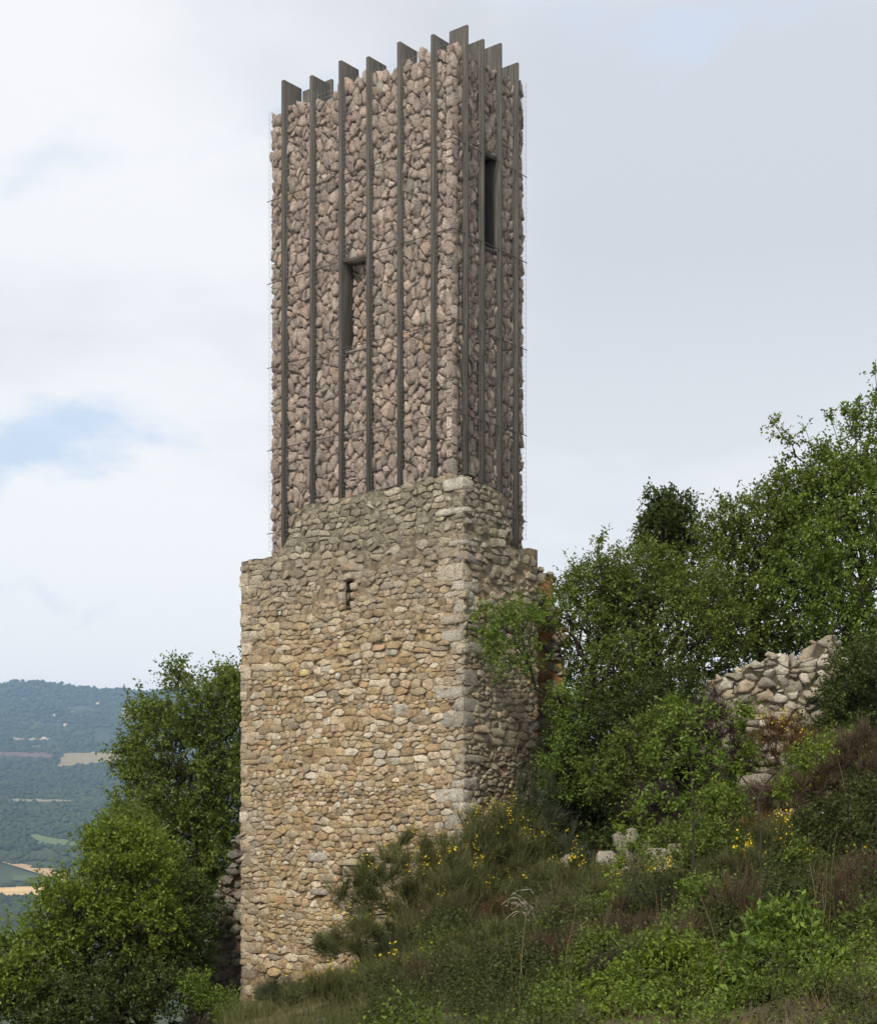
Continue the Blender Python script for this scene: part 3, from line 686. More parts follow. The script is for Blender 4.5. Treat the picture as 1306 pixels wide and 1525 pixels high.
def grow(root, trunk_top, tips, r_tip=.006, seg=.35, droop=0.):
    """skeleton joining all tips to a trunk; returns nodes, parents, radii"""
    N = [np.asarray(root, float)]; par = [-1]; steps = max(2, int(np.linalg.norm(np.asarray(trunk_top) - root) / .35))
    bendv = RNG.normal(0, .10, 3) * np.linalg.norm(np.asarray(trunk_top) - root); bendv[2] = 0
    for k in range(1, steps + 1):
        t = k / steps; N.append(np.asarray(root) * (1 - t) + np.asarray(trunk_top) * t + bendv * math.sin(t * math.pi)); par.append(len(N) - 2)
    order = np.argsort(np.linalg.norm(tips - trunk_top, axis=1)); ends = []
    A = np.zeros((40000, 3)); dist = np.zeros(40000); A[:len(N)] = N; n = len(N)
    for i in range(1, n): dist[i] = dist[par[i]] + np.linalg.norm(A[i] - A[par[i]])
    for i in order:
        p = tips[i]; d = np.linalg.norm(A[:n] - p, axis=1); cost = d + .35 * dist[:n] + np.where(A[:n, 2] > p[2] + .3, .8, 0)
        q = int(np.argmin(cost)); m = max(1, int(d[q] / seg)); a = A[q].copy(); jit = RNG.normal(0, .09, 3) * d[q]; last = q
        for k in range(1, m + 1):
            if n >= 39999: break
            t = k / m; A[n] = a * (1 - t) + p * t + jit * math.sin(t * math.pi) + [0, 0, .10 * d[q] * math.sin(t * math.pi)]
            par.append(last); dist[n] = dist[last] + np.linalg.norm(A[n] - A[last]); last = n; n += 1
        ends.append(last)
    load = np.zeros(n); load[ends] += 1
    for i in range(n - 1, 0, -1): load[par[i]] += load[i]
    return A[:n].copy(), np.array(par[:n]), r_tip * np.maximum(load, 1) ** .47
def skeleton_geo(N, par, R, rmin=0., sides=5):
    i = np.arange(1, len(N)); i = i[R[i] >= rmin]; a, b = N[par[i]], N[i]
    T = b - a; T /= np.linalg.norm(T, axis=1)[:, None] + 1e-9
    X = np.cross(T, np.where(np.abs(T[:, 2:3]) < .9, [[0, 0, 1.]], [[1., 0, 0]])); X /= np.linalg.norm(X, axis=1)[:, None] + 1e-9; Y = np.cross(T, X)
    an = np.arange(sides) * 2 * math.pi / sides; ring = np.cos(an)[None, :, None] * X[:, None] + np.sin(an)[None, :, None] * Y[:, None]
    ra = np.minimum(R[par[i]], R[i] * 1.35)[:, None, None]; rb = R[i][:, None, None]
    V = np.concatenate([a[:, None] + ra * ring, b[:, None] + rb * ring], 1).reshape(-1, 3)
    o = np.arange(len(i))[:, None] * 2 * sides; j = np.arange(sides)[None]; k = (j + 1) % sides
    return V, [np.stack([o + j, o + k, o + sides + k, o + sides + j], -1).reshape(-1, 4)]
def blob_points(blobs, n):
    """tips inside ellipsoids given as (px, py, rx_px, ry_px, depth, rdepth_m[, weight])"""
    vol = np.array([b[2] * b[3] * (b[6] if len(b) > 6 else 1) for b in blobs]); pick = RNG.choice(len(blobs), n, p=vol / vol.sum()); out = []
    for k in pick:
        px, py, rx, ry, d, rd = blobs[k][:6]; s = d / FPX
        v = RNG.normal(0, 1, 3); v /= np.linalg.norm(v); v *= RNG.random() ** .42
        out.append(W(px, py, d) + v * [rx * s, rd, ry * s])
    return np.array(out)
def leafy(name, label, cat, root, top, blobs, n_tips, mat, leaf=.075, per=4, nl=10, twig=.42, group=None, wr=.30, r_tip=.006, bark=None, droop=.1, shade=None, rmin=.004, up=.6, tips=None):
    root = np.asarray(root, float); t = thing(name, label, cat, root, 0, group)
    P = blob_points(blobs, n_tips) if tips is None else tips
    N, par, R = grow(root, np.asarray(top, float), P, r_tip)
    V, F = skeleton_geo(N - root, par, R, rmin, 5)
    mesh('trunk', V, F, bark or M_BARK, t, None, True)
    # leaf twigs at every tip and along the thin branches
    thin = np.where(R < r_tip * 2.2)[0]; src = np.concatenate([N[thin]] * 1); pd = N[thin] - N[par[thin]]
    k = RNG.integers(0, len(src), n_tips * per); c0 = src[k]; d0 = pd[k] / (np.linalg.norm(pd[k], axis=1)[:, None] + 1e-9)
    D = d0 * .7 + RNG.normal(0, .75, (len(k), 3)); D[:, 2] += .15; D /= np.linalg.norm(D, axis=1)[:, None]
    TL = twig * U(.5, 1.2, len(k)); sh0 = U(.1, .9, len(k)) if shade is None else None
    C, T, S = [], [], []
    for q in range(nl):
        f = (q + U(.1, .9, len(k))) / nl; C.append(c0 + D * (TL * f)[:, None] + RNG.normal(0, .015, (len(k), 3)))
        tv = D * .6 + RNG.normal(0, .7, (len(k), 3)); tv[:, 2] -= droop * 2; T.append(tv); S.append(sh0 if sh0 is not None else np.full(len(k), shade))
    C = np.concatenate(C); T = np.concatenate(T); S = np.concatenate(S)
    V, F, Cc = leaf_geo(C - root, T, leaf * U(.7, 1.25, len(C)), wr, up, .12, S)
    a = Acc(); a.add(V, F, Cc)
    o = a.build('crown', mat, t)
    o['kind'] = 'stuff'
    return t
def ground_at(px, d): x = (px - CXP) / FPX * d; return np.array([x, d, float(Zg(x, d))])
def broom(name, label, px, d, h, wd, mat, group, stems=24, per=46, flowers=0, fan=.5, blade=.009, bl=.24, bark=None, fmat=None):
    """a bushy shrub of forking branches ending in fine shoots; h and wd in metres"""
    root = ground_at(px, d) - [0, 0, .08]; t = thing(name, label, 'shrub', root, 0, group)
    n = int(stems * 4.2); a = U(0, 2 * math.pi, n); rr = np.sqrt(U(0, 1, n)); lob = 1 + .28 * np.sin(a * 3 + U(0, 6)) * rr
    tips = np.stack([np.cos(a) * rr * wd * .5 * lob, np.sin(a) * rr * wd * .42 * lob, h * (.30 + .70 * U(0, 1, n) ** .42) * (1 - .42 * rr ** 2) * (.86 + .14 * np.sin(a * 5 + rr * 7))], 1)
    N, par, R = grow(np.zeros(3), np.array([U(-.06, .06) * wd, 0, h * .16]), tips, .0032, .22)
    V, F = skeleton_geo(N, par, R, .0, 4); mesh('branches', V, F, bark or M_BARK, t, None, True, 'stuff')
    thin = np.where(R < .0078)[0]; k = RNG.choice(thin, n * per); pd = N[k] - N[par[k]]; ln = np.linalg.norm(pd, axis=1)[:, None] + 1e-9
    P0 = N[k] - pd * U(0, 1, (len(k), 1)) + RNG.normal(0, .03, (len(k), 3)); D0 = pd / ln * .8 + RNG.normal(0, fan * .9, (len(k), 3)) + [0, 0, .55]
    V, F, C, ends = ribbon_geo(P0, D0, bl * U(.45, 1.2, len(P0)) * min(1., .45 + h * .4), blade * U(.7, 1.3, len(P0)) * max(.6, d / 28), .3, 1)
    g = Acc(); g.add(V, F, C); g.build('shoots', mat, t, False, 'stuff')
    if flowers:
        k = np.argsort(-ends[:, 2] + RNG.normal(0, .30 * h, len(ends)))[:flowers * 4]; c = ends[RNG.choice(k, flowers)]
        c = np.repeat(c, 7, 0) + RNG.normal(0, 1, (flowers * 7, 3)) * [.025, .025, .06]; V, F, C = leaf_geo(c, RNG.normal(0, 1, (len(c), 3)), .032 * U(.7, 1.3, len(c)), .45)
        g = Acc(); g.add(V, F, C); g.build('flowers', fmat or L_YEL, t, False, 'stuff')
    return t

# ---- trees on the right
G_R = 'trees and tall bushes on the right hand slope'; G_L = 'trees left of the tower'
leafy('tree', 'large leafy tree with long bare-tipped sprays at the right edge', 'tree', ground_at(1330, 35), W(1300, 860, 35),
      [(1300, 800, 150, 160, 35, 2.4), (1230, 860, 90, 110, 34.5, 1.8), (1340, 680, 90, 110, 35, 1.6), (1240, 720, 55, 60, 35, 1.0, .7), (1280, 960, 100, 70, 34, 1.5)], 1150, L_BRIGHT, .085, 4, 10, .45, G_R)
T6b = np.concatenate([np.array([W(px + U(-9, 9), py + U(-9, 9), 35 + U(-.4, .4)) for px, py in ((1152, 634), (1164, 650), (1176, 662), (1190, 676), (1200, 640), (1212, 652), (1228, 668), (1240, 655), (1262, 612), (1268, 632), (1275, 650), (1296, 552), (1298, 580), (1302, 600), (1175, 690), (1205, 700), (1222, 690), (1250, 690), (1240, 628), (1154, 690), (1150, 715), (1160, 725))]), blob_points([(1250, 740, 70, 60, 35, .8)], 60)])
leafy('tree', 'slender tree with long thin sprays of leaves reaching into the sky, upper right', 'tree', ground_at(1260, 35.3), W(1262, 800, 35.2), None, 82, L_MID, .085, 7, 9, .34, G_R, tips=T6b)
leafy('tree', 'mid green broad tree between the dark round tree and the right edge', 'tree', ground_at(1130, 36), W(1110, 880, 36),
      [(1110, 830, 70, 95, 36, 1.5), (1160, 850, 75, 110, 36, 1.6), (1080, 800, 40, 50, 36, .8), (1090, 900, 70, 70, 35.5, 1.4), (1170, 760, 50, 60, 36, 1.), (1150, 940, 90, 45, 35.5, 1.2)], 800, L_MID, .078, 4, 10, .42, G_R)
leafy('tree', 'dark round-headed tree rising above the others, centre right', 'tree', ground_at(1000, 38), W(998, 850, 38),
      [(995, 768, 40, 46, 38, .75), (985, 800, 36, 40, 38, .7), (1012, 800, 30, 44, 38, .7), (998, 840, 40, 40, 38, .7, .6)], 330, L_DARK, .085, 4, 11, .34, G_R)
leafy('tree', 'broad green tree in front of the dark round-headed tree', 'tree', ground_at(980, 34.5), W(975, 960, 34.5),
      [(960, 870, 75, 60, 34.5, 1.4), (1020, 890, 60, 60, 34.5, 1.3), (920, 900, 50, 60, 34.3, 1.), (985, 950, 100, 70, 34.2, 1.5), (1060, 950, 60, 60, 34.5, 1.2)], 850, L_MID, .072, 4, 10, .40, G_R)
leafy('tree', 'airy tree with sky showing through, right beside the old tower', 'tree', ground_at(890, 33.6), W(880, 1020, 33.6),
      [(862, 880, 40, 50, 33.8, .8, .6), (905, 850, 34, 50, 33.8, .7, .7), (880, 940, 55, 50, 33.6, 1., .7), (850, 910, 30, 40, 33.6, .6, .7), (905, 1010, 60, 70, 33.4, 1.1)], 420, L_MID, .066, 4, 9, .36, G_R)
leafy('tree', 'small light green tree leaning across the right face of the old tower', 'tree', ground_at(852, 32.0), W(838, 1000, 32.0),
      [(740, 945, 36, 42, 31.2, .6), (775, 930, 38, 38, 31.2, .6), (765, 985, 45, 28, 31.1, .6), (815, 905, 30, 30, 31.6, .6, .7), (720, 915, 18, 14, 31.1, .3, .8), (838, 1060, 32, 55, 31.7, .5, .9), (836, 1140, 30, 55, 31.5, .5, 1.)], 260, L_BRIGHT, .058, 4, 9, .32, G_R, r_tip=.0038)
leafy('tree', 'dense dark bushy tree filling the shade between tower and rubble wall', 'tree', ground_at(900, 32.5), W(905, 1120, 32.5),
      [(880, 1110, 60, 70, 32.3, 1.1), (940, 1080, 70, 80, 32.6, 1.2), (850, 1170, 45, 45, 32.0, .8), (1000, 1050, 60, 60, 33., 1.), (960, 1150, 60, 50, 32.2, .9), (840, 1200, 50, 50, 32.3, .8), (1030, 1090, 50, 60, 34, 1.), (900, 1190, 60, 40, 32.5, .9)], 1000, L_DARK, .066, 4, 10, .38, G_R)
leafy('tree', 'dark shaded bushy tree at the right edge above the brown shrubs', 'tree', ground_at(1290, 32), W(1290, 1080, 32),
      [(1290, 1010, 50, 60, 32, 1.2), (1310, 1080, 60, 60, 32, 1.2), (1260, 1060, 34, 60, 32, .8)], 420, L_DARK, .07, 4, 10, .4, G_R)
leafy('tree', 'shaded bush filling the gap behind the torn wall end', 'tree', ground_at(890, 37), W(890, 1080, 37),
      [(870, 1060, 60, 80, 37, 1.), (960, 1080, 90, 80, 37, 1.2), (1060, 1060, 90, 70, 38, 1.2), (860, 1160, 60, 60, 36, 1.), (1180, 1000, 120, 60, 39, 1.2), (1290, 990, 80, 60, 39, 1.2)], 640, L_DARK, .08, 4, 10, .45, G_R)
# ---- trees on the left
leafy('tree', 'tall dense green tree standing behind the left edge of the old tower', 'tree', ground_at(300, 42), W(300, 1230, 42),
      [(320, 1060, 60, 65, 42, 1.8), (255, 1110, 62, 75, 42, 1.8), (320, 1170, 75, 90, 42, 2.), (235, 1210, 65, 70, 41.5, 1.7), (300, 1280, 90, 80, 41.5, 2.), (352, 1030, 30, 50, 42, 1.0), (200, 1140, 25, 40, 42, .8), (195, 1255, 60, 50, 38, 1.2), (235, 1330, 60, 60, 37, 1.3), (265, 1010, 20, 25, 42, .5), (215, 1060, 25, 25, 42, .6)], 1650, L_MID, .095, 4, 10, .5, G_L, shade=None)
leafy('tree', 'yellow green bushy tree in the lower left corner', 'tree', ground_at(110, 33), W(120, 1450, 33),
      [(190, 1290, 70, 60, 34, 1.5), (120, 1370, 75, 80, 33, 1.6), (40, 1440, 75, 65, 32, 1.6), (160, 1250, 40, 28, 34, .8), (200, 1380, 80, 90, 33.5, 1.6), (-30, 1470, 60, 60, 32, 1.4)], 1150, L_LITE, .085, 4, 10, .45, G_L)
leafy('tree', 'dark shaded bush between the yellow green tree and the ruined wall', 'tree', ground_at(235, 33), W(235, 1480, 33),
      [(250, 1420, 60, 80, 34.5, 1.3), (200, 1480, 90, 60, 32.5, 1.5), (110, 1500, 90, 50, 31.5, 1.4), (290, 1370, 35, 60, 36, .8)], 800, L_DARK, .075, 4, 10, .42, G_L)
leafy('shrub', 'bright green small shrub at the foot of the ruined left wall', 'shrub', ground_at(310, 31.5), W(308, 1490, 31.5), [(300, 1480, 30, 30, 31.4, .45), (335, 1500, 25, 22, 31.2, .4)], 90, L_BRIGHT, .06, 4, 9, .25, None, r_tip=.004)

# ---- shrubs on the slope, placed by where they stand on the ground
def depth_at(px, py, d0=8., d1=36.):
    d = np.linspace(d0, d1, 600); z = Zg((px - CXP) / FPX * d, d); g = HYP - z / d * FPX
    k = np.argmax(g < py); return d[k] if g[k] < py else d1
G_S = 'wild shrubs on the slope in front of the tower'
def bpx(name, label, px, pyb, pyt, wpx, mat, **k):
    d = k.pop('d', None) or depth_at(px, pyb); g = ground_at(px, d); return broom(name, label, px, d, max(.5, ((HYP - pyt) * d / FPX - g[2]) * (1.0 if px < 745 else 1.3)), 1.15 * wpx * d / FPX, mat, k.pop('group', G_S), **k)
bpx('broom_shrub', 'tall olive broom with open branches against the sunny tower wall', 628, 1450, 1222, 250, L_BROOM, stems=54, per=62, flowers=30, d=28.5)
bpx('broom_shrub', 'low olive broom spreading left at the foot of the tower wall', 572, 1482, 1350, 200, L_BROOM, stems=44, per=48, flowers=10, d=26)
bpx('broom_shrub', 'broom crowned with many yellow flowers at the corner of the tower', 732, 1400, 1190, 175, L_BROOM, stems=54, per=55, flowers=60, d=29.5)
bpx('broom_shrub', 'dry brown broom between the two olive brooms and the dead twigs', 690, 1460, 1320, 130, L_BROWN, stems=26, per=46, d=26.5)
bpx('broom_shrub', 'rusty brown dry bush just left of the curved dead twigs', 765, 1450, 1345, 90, L_RUST, stems=18, per=40, d=26)
bpx('broom_shrub', 'grey green needle bush below the right corner of the tower', 800, 1390, 1250, 120, L_GREYG, stems=24, per=50, flowers=10, d=30)
bpx('broom_shrub', 'dark grey shrub in the shade under the bushy dark tree', 790, 1300, 1180, 110, L_GREYG, stems=20, per=46, d=31)
bpx('broom_shrub', 'grassy green broom in the middle of the slope', 850, 1420, 1300, 130, L_BROOM, stems=24, per=50, d=25)
bpx('dry_shrub', 'dark purple brown shrub hanging below the rubble wall', 1058, 1180, 1055, 110, L_PURP, stems=24, per=60, d=31.5, fan=.8)
bpx('dry_shrub', 'small round dark purple shrub left of the pale boulder', 975, 1240, 1175, 80, L_PURP, stems=18, per=55, d=30, fan=.8)
bpx('dry_shrub', 'rust coloured shrub in front of the rubble wall, with yellow flowers', 1165, 1180, 1075, 100, L_RUST, stems=18, per=40, d=31.5, flowers=30, fan=.7)
bpx('dry_shrub', 'brown feathery shrub above the right hand sapling', 1200, 1290, 1150, 150, L_BROWN, stems=26, per=50, d=27, fan=.6)
bpx('dry_shrub', 'tall brown dry shrub at the right edge of the slope', 1285, 1300, 1090, 120, L_BROWN, stems=26, per=55, d=27, fan=.5)
bpx('dry_shrub', 'brown dry tangle below the right edge shrub', 1270, 1440, 1280, 150, L_BROWN, stems=24, per=50, d=21, fan=.6)
bpx('dry_shrub', 'ochre yellow broom clump under the trees', 958, 1180, 1125, 46, L_RUST, stems=14, per=36, flowers=22, d=31)
bpx('dry_shrub', 'grey brown twiggy shrub right of the pale boulder', 1110, 1290, 1180, 110, L_BROWN, stems=22, per=42, d=27.5, fan=.8)
bpx('dry_shrub', 'brown shaded shrub low in the middle of the slope', 930, 1500, 1390, 140, L_BROWN, stems=24, per=44, d=19.5, fan=.7)
bpx('dry_shrub', 'small brown shrub between the two green leafy plants', 1075, 1460, 1350, 100, L_BROWN, stems=20, per=40, d=20, fan=.7)
bpx('broom_shrub', 'dense dark broom in the middle of the slope, above the brown shaded shrub', 905, 1460, 1350, 150, L_BROOM, stems=24, per=50, d=23)
bpx('broom_shrub', 'olive broom with yellow flowers right of the grassy green broom', 985, 1420, 1310, 130, L_BROOM, stems=24, per=46, flowers=30, d=23.5)
bpx('broom_shrub', 'olive broom at the bottom edge in the middle', 740, 1540, 1450, 150, L_BROOM, stems=24, per=46, d=20)
bpx('broom_shrub', 'olive green broom right of the broad-leaved plant', 1235, 1420, 1300, 120, L_BROOM, stems=22, per=46, flowers=14, d=20)
bpx('dry_shrub', 'dark brown broom between the tall olive broom and the tower corner', 665, 1430, 1300, 90, L_BROWN, stems=20, per=46, d=29)
bpx('dry_shrub', 'purple brown shrub at the bottom edge under the bramble', 960, 1540, 1440, 150, L_PURP, stems=24, per=46, d=17, fan=.7)
bpx('broom_shrub', 'olive broom in front of the sunny wall, right of the tall open broom', 685, 1460, 1265, 150, L_BROOM, stems=44, per=55, flowers=16, d=27.2)
bpx('broom_shrub', 'low dark broom under the tall open broom', 610, 1480, 1380, 130, L_GREYG, stems=26, per=50, d=25.4)
bpx('broom_shrub', 'grey green broom left of the small brown shrub', 1010, 1440, 1320, 120, L_GREYG, stems=26, per=50, d=21.5)
bpx('broom_shrub', 'olive broom below the brown feathery shrub', 1170, 1360, 1250, 130, L_BROOM, stems=26, per=50, flowers=10, d=24.5)
bpx('dry_shrub', 'rust brown dry bush at the right, under the arching sapling', 1150, 1330, 1225, 110, L_RUST, stems=22, per=46, d=26, fan=.6)
bpx('dry_shrub', 'dark brown bush along the bottom edge, right of the olive broom', 820, 1540, 1440, 130, L_BROWN, stems=24, per=46, d=19.5, fan=.6)
bpx('broom_shrub', 'big olive broom standing in front of the grey pointed rock', 850, 1430, 1290, 130, L_BROOM, stems=40, per=50, flowers=20, d=25.5)
bpx('broom_shrub', 'olive broom right of the rust brown dry bush', 1105, 1400, 1270, 120, L_BROOM, stems=34, per=50, flowers=16, d=22.5)
bpx('dry_shrub', 'big brown dry bush in front, at the right edge', 1290, 1470, 1290, 130, L_BROWN, stems=36, per=46, d=17.5, fan=.6)
bpx('broom_shrub', 'olive broom low in front of the heap of dead twigs', 745, 1500, 1420, 120, L_BROOM, stems=30, per=46, d=22)
bpx('broom_shrub', 'low olive broom at the bottom edge below the sunny tower foot', 505, 1540, 1462, 120, L_BROOM, stems=30, per=46, flowers=6, d=21.5)
bpx('broom_shrub', 'small olive broom left of the low one at the bottom edge', 425, 1540, 1488, 80, L_GREYG, stems=22, per=40, flowers=4, d=24.5)
bpx('broom_shrub', 'olive broom at the bottom edge right of the sunny tower foot', 610, 1540, 1460, 130, L_BROOM, stems=30, per=46, flowers=8, d=20.5)
def lpx(name, label, px, pyb, blobs, n, mat, leaf, d, **k):
    g = ground_at(px, d); b = [(bx, by, rx, ry, d + dd, rd) for bx, by, rx, ry, dd, rd in blobs]
    t0 = W(blobs[0][0], blobs[0][1] + blobs[0][3] * .5, d); return leafy(name, label, 'shrub', g - [0, 0, .05], t0, b, n, mat, leaf, k.pop('per', 4), k.pop('nl', 8), k.pop('twig', .22), k.pop('group', G_S), r_tip=.0035, rmin=.002, **k)
lpx('leafy_shrub', 'bright green leafy bush in the middle of the slope', 880, 1440, [(862, 1385, 58, 45, 0, .6), (920, 1370, 45, 38, .3, .5), (960, 1405, 55, 40, 0, .5)], 400, L_BRIGHT, .055, 22)
lpx('leafy_shrub', 'yellow green leafy bush below the scattered rocks', 960, 1380, [(1000, 1335, 60, 32, .5, .5), (930, 1330, 40, 28, .8, .4), (1070, 1310, 55, 45, .5, .5)], 330, L_LITE, .055, 25)
lpx('leafy_shrub', 'broad-leaved green plant in the lower right', 1150, 1520, [(1160, 1400, 55, 50, 0, .35), (1120, 1450, 60, 40, -.5, .4), (1200, 1440, 50, 50, -.3, .4), (1150, 1500, 90, 35, -1, .5)], 260, L_BRIGHT, .105, 15.5, wr=.20, nl=7)
lpx('leafy_shrub', 'green and yellow bramble along the bottom edge, left of the broad-leaved plant', 1000, 1525, [(1000, 1450, 60, 50, 0, .4), (940, 1480, 60, 45, -.5, .4), (1050, 1480, 50, 50, -.3, .4)], 360, L_LITE, .05, 16)
lpx('leafy_shrub', 'dark green bush under the bramble at the bottom edge', 900, 1530, [(890, 1490, 55, 45, 0, .4), (850, 1510, 45, 35, 0, .4)], 220, L_DARK, .055, 18)
lpx('leafy_shrub', 'green bush at the bottom right corner', 1280, 1525, [(1275, 1470, 45, 60, 0, .4), (1300, 1400, 35, 50, .3, .4)], 230, L_MID, .07, 16)
lpx('leafy_shrub', 'green bush growing under the rubble wall at the right edge', 1250, 1200, [(1255, 1140, 55, 60, 0, .7), (1200, 1170, 40, 40, -.5, .5)], 330, L_MID, .06, 29)
lpx('leafy_shrub', 'fresh green bush beside the grey rock at the bottom', 830, 1510, [(810, 1495, 34, 24, 0, .3), (850, 1470, 34, 30, 0, .3)], 150, L_BRIGHT, .05, 21)
lpx('leafy_shrub', 'small green bush beneath the dark tree', 1000, 1300, [(1010, 1260, 45, 40, 0, .5)], 130, L_MID, .055, 28)
lpx('leafy_shrub', 'large dull olive bush on the right, below the brown feathery shrub', 1245, 1400, [(1240, 1250, 60, 60, 0, .6), (1290, 1220, 45, 60, .4, .5), (1195, 1300, 45, 45, -.3, .5), (1250, 1340, 70, 50, -.5, .6)], 420, L_OLIVE, .055, 20.5)
lpx('leafy_shrub', 'tall mid green bush between the two saplings', 1075, 1330, [(1075, 1215, 38, 50, 0, .4), (1060, 1270, 55, 45, -.3, .5)], 260, L_MID, .052, 23.5)
lpx('leafy_shrub', 'dull olive bush left of the broad-leaved plant', 1085, 1480, [(1080, 1400, 45, 45, 0, .4), (1050, 1440, 40, 40, -.2, .4)], 220, L_OLIVE, .05, 18)
lpx('leafy_shrub', 'mid green bush standing at the corner of the tower behind the brooms', 775, 1330, [(770, 1240, 40, 45, 0, .5), (800, 1280, 50, 45, -.2, .5), (745, 1290, 35, 40, -.3, .4)], 300, L_OLIVE, .052, 30.2)
lpx('leafy_shrub', 'bright green bush in front of the shaded tree, left of the first sapling', 960, 1230, [(950, 1130, 50, 60, 0, .6), (1000, 1090, 40, 50, .3, .5), (905, 1160, 40, 45, 0, .5)], 360, L_MID, .056, 30.5)
lpx('leafy_shrub', 'tall olive bush rising from the bottom edge, left of centre of the slope', 770, 1540, [(770, 1450, 50, 45, 0, .4), (720, 1480, 45, 40, 0, .4), (800, 1500, 55, 45, -.3, .4)], 300, L_OLIVE, .048, 18.5)
lpx('leafy_shrub', 'tall mid green bush rising from the bottom edge, under the bright green bush', 900, 1540, [(895, 1420, 40, 40, 0, .35), (940, 1450, 50, 45, -.2, .4), (870, 1470, 45, 45, -.2, .4)], 330, L_MID, .046, 18)
lpx('leafy_shrub', 'fresh green bush between the sapling stems', 1060, 1460, [(1050, 1350, 40, 45, 0, .35), (1085, 1390, 35, 45, -.2, .35), (1020, 1400, 40, 45, -.2, .35)], 300, L_BRIGHT, .046, 18.8)
lpx('leafy_shrub', 'tall olive bush at the bottom right, behind the broad-leaved plant', 1215, 1500, [(1215, 1370, 45, 50, 0, .35), (1255, 1410, 40, 50, -.2, .35), (1180, 1350, 35, 40, .2, .35)], 300, L_OLIVE, .048, 17.5)
lpx('leafy_shrub', 'yellow green bush at the bottom edge, right of the broad-leaved plant', 1240, 1540, [(1235, 1480, 50, 40, 0, .3), (1290, 1500, 40, 40, 0, .3)], 220, L_LITE, .045, 14.5)
lpx('leafy_shrub', 'mid green bush in the lower middle, under the sapling', 1010, 1530, [(1035, 1440, 35, 40, 0, .3), (985, 1430, 35, 40, .2, .3)], 200, L_MID, .044, 16.8)
lpx('leafy_shrub', 'olive bush below the heap of dead twigs', 830, 1480, [(840, 1420, 40, 40, 0, .4), (800, 1440, 35, 32, 0, .35)], 220, L_OLIVE, .046, 20.5)
# ---- saplings: bare stem, whorls of leaves on side shoots
def sapling(label, px, d, pyt, shoots, mat, leaf=.075):
    root = ground_at(px, d); tips = np.array([W(a + U(-4, 4), b + U(-4, 4), d + U(-.25, .25)) for a, b in shoots])
    leafy('sapling', label, 'sapling', root - [0, 0, .05], W(px, pyt, d), None, len(tips), mat, leaf, 16, 10, .26, 'saplings on the slope', r_tip=.0038, rmin=.002, tips=tips, wr=.26)
sapling('slender straight sapling with bright leaf whorls left of the other sapling', 1028, 20, 1130, [(1000, 1090), (1025, 1075), (1050, 1060), (980, 1120), (1060, 1110), (1000, 1150), (1045, 1160), (1075, 1130), (985, 1185), (1060, 1190), (1020, 1190), (960, 1190), (1085, 1170), (1025, 1110), (1010, 1050), (1040, 1230)], L_BRIGHT, .06)
sapling('slender sapling with an arching leafy branch reaching right', 1128, 20, 1190, [(1105, 1060), (1110, 1090), (1118, 1120), (1150, 1150), (1175, 1135), (1200, 1120), (1222, 1112), (1100, 1150), (1140, 1170), (1165, 1160), (1105, 1190), (1190, 1140), (1110, 1130), (1150, 1185)], L_LITE, .055)
sapling('thin sapling with few leaves at the right, in front of the brown shrubs', 1190, 18.5, 1330, [(1190, 1265), (1175, 1285), (1205, 1280), (1185, 1310), (1210, 1320), (1170, 1330)], L_MID, .05)
sapling('thin sapling in front of the leafy bushes, left of the first tall sapling', 945, 19.5, 1300, [(945, 1215), (930, 1240), (960, 1235), (940, 1265), (965, 1280), (925, 1290)], L_LITE, .05)
# ---- dead twigs and rocks
root = ground_at(805, 24); tw = thing('dead_branch', 'heap of pale curved dead twigs beside the grey rock', 'dead branch', root)
a = Acc()
for k in range(46):
    an = U(0, math.pi * 2); L = U(.35, .8); t_ = np.linspace(0, 1, 7)[:, None]; b0 = np.array([U(-.12, .2), U(-.2, .2), 0.02])
    end = b0 + [math.cos(an) * L * .75, math.sin(an) * L * .4, U(.05, .5)]; path = b0 * (1 - t_) + end * t_ + np.sin(t_ * math.pi) * [0, 0, 1] * U(.1, .38) * L + RNG.normal(0, .012, (7, 3)); a.add(*tube_geo(path, np.linspace(.011, .004, 7), 4))
a.build('twigs', M_TWIG, tw, True, 'stuff')
for lab, px, py, w_, h_, d in (('grey rounded rock beside the heap of dead twigs', 757, 1476, 30, 26, 24.5), ('pale flat stone in the grass left of the grey rock', 722, 1490, 36, 14, 23.5), ('big pale boulder under the purple shrub', 1068, 1205, 44, 36, 28), ('grey pointed rock leaning under the dark tree', 842, 1262, 26, 46, 29), ('round grey boulder at the left of the scattered rocks', 904, 1226, 42, 40, 28.5), ('small round stone left of the round grey boulder', 884, 1240, 16, 20, 28.3), ('tall furrowed rock right of the round grey boulder', 940, 1245, 44, 54, 28.8), ('low pale rock in front of the furrowed rock', 1000, 1272, 62, 34, 27.5), ('flat pale slab below the low pale rock', 1000, 1296, 56, 28, 26.8), ('small pale stone in the grass by the tower foot', 590, 1462, 26, 20, 25.5), ('white stone at the bottom edge by the tower foot', 480, 1520, 24, 16, 24), ('pale rock on the bank below the rubble wall', 1130, 1130, 60, 30, 31.2), ('grey upright rock above the pale bank', 1172, 1105, 34, 40, 31.6), ('small pale stone in front of the brown tangle', 1165, 1395, 20, 14, 22)):
    d = min(d, depth_at(px, py + h_ * .4)); sc = d / FPX; p = ground_at(px, d) + [0, 0, h_ * sc * .22]; V, F = rock_geo((w_ * sc * .62, w_ * sc * .5, h_ * sc * .62), int(U(0, 1e6)), 8, 12, .3)
    o = mesh('rock', V, F, M_ROCK, None, np.broadcast_to(np.array((.34, .305, .25)) * U(.75, 1.2), V.shape)); o.location = p; o.rotation_euler = (U(-.2, .2), U(-.2, .2), U(0, 6)); tag(o, lab, 'rock', 'rocks on the slope')

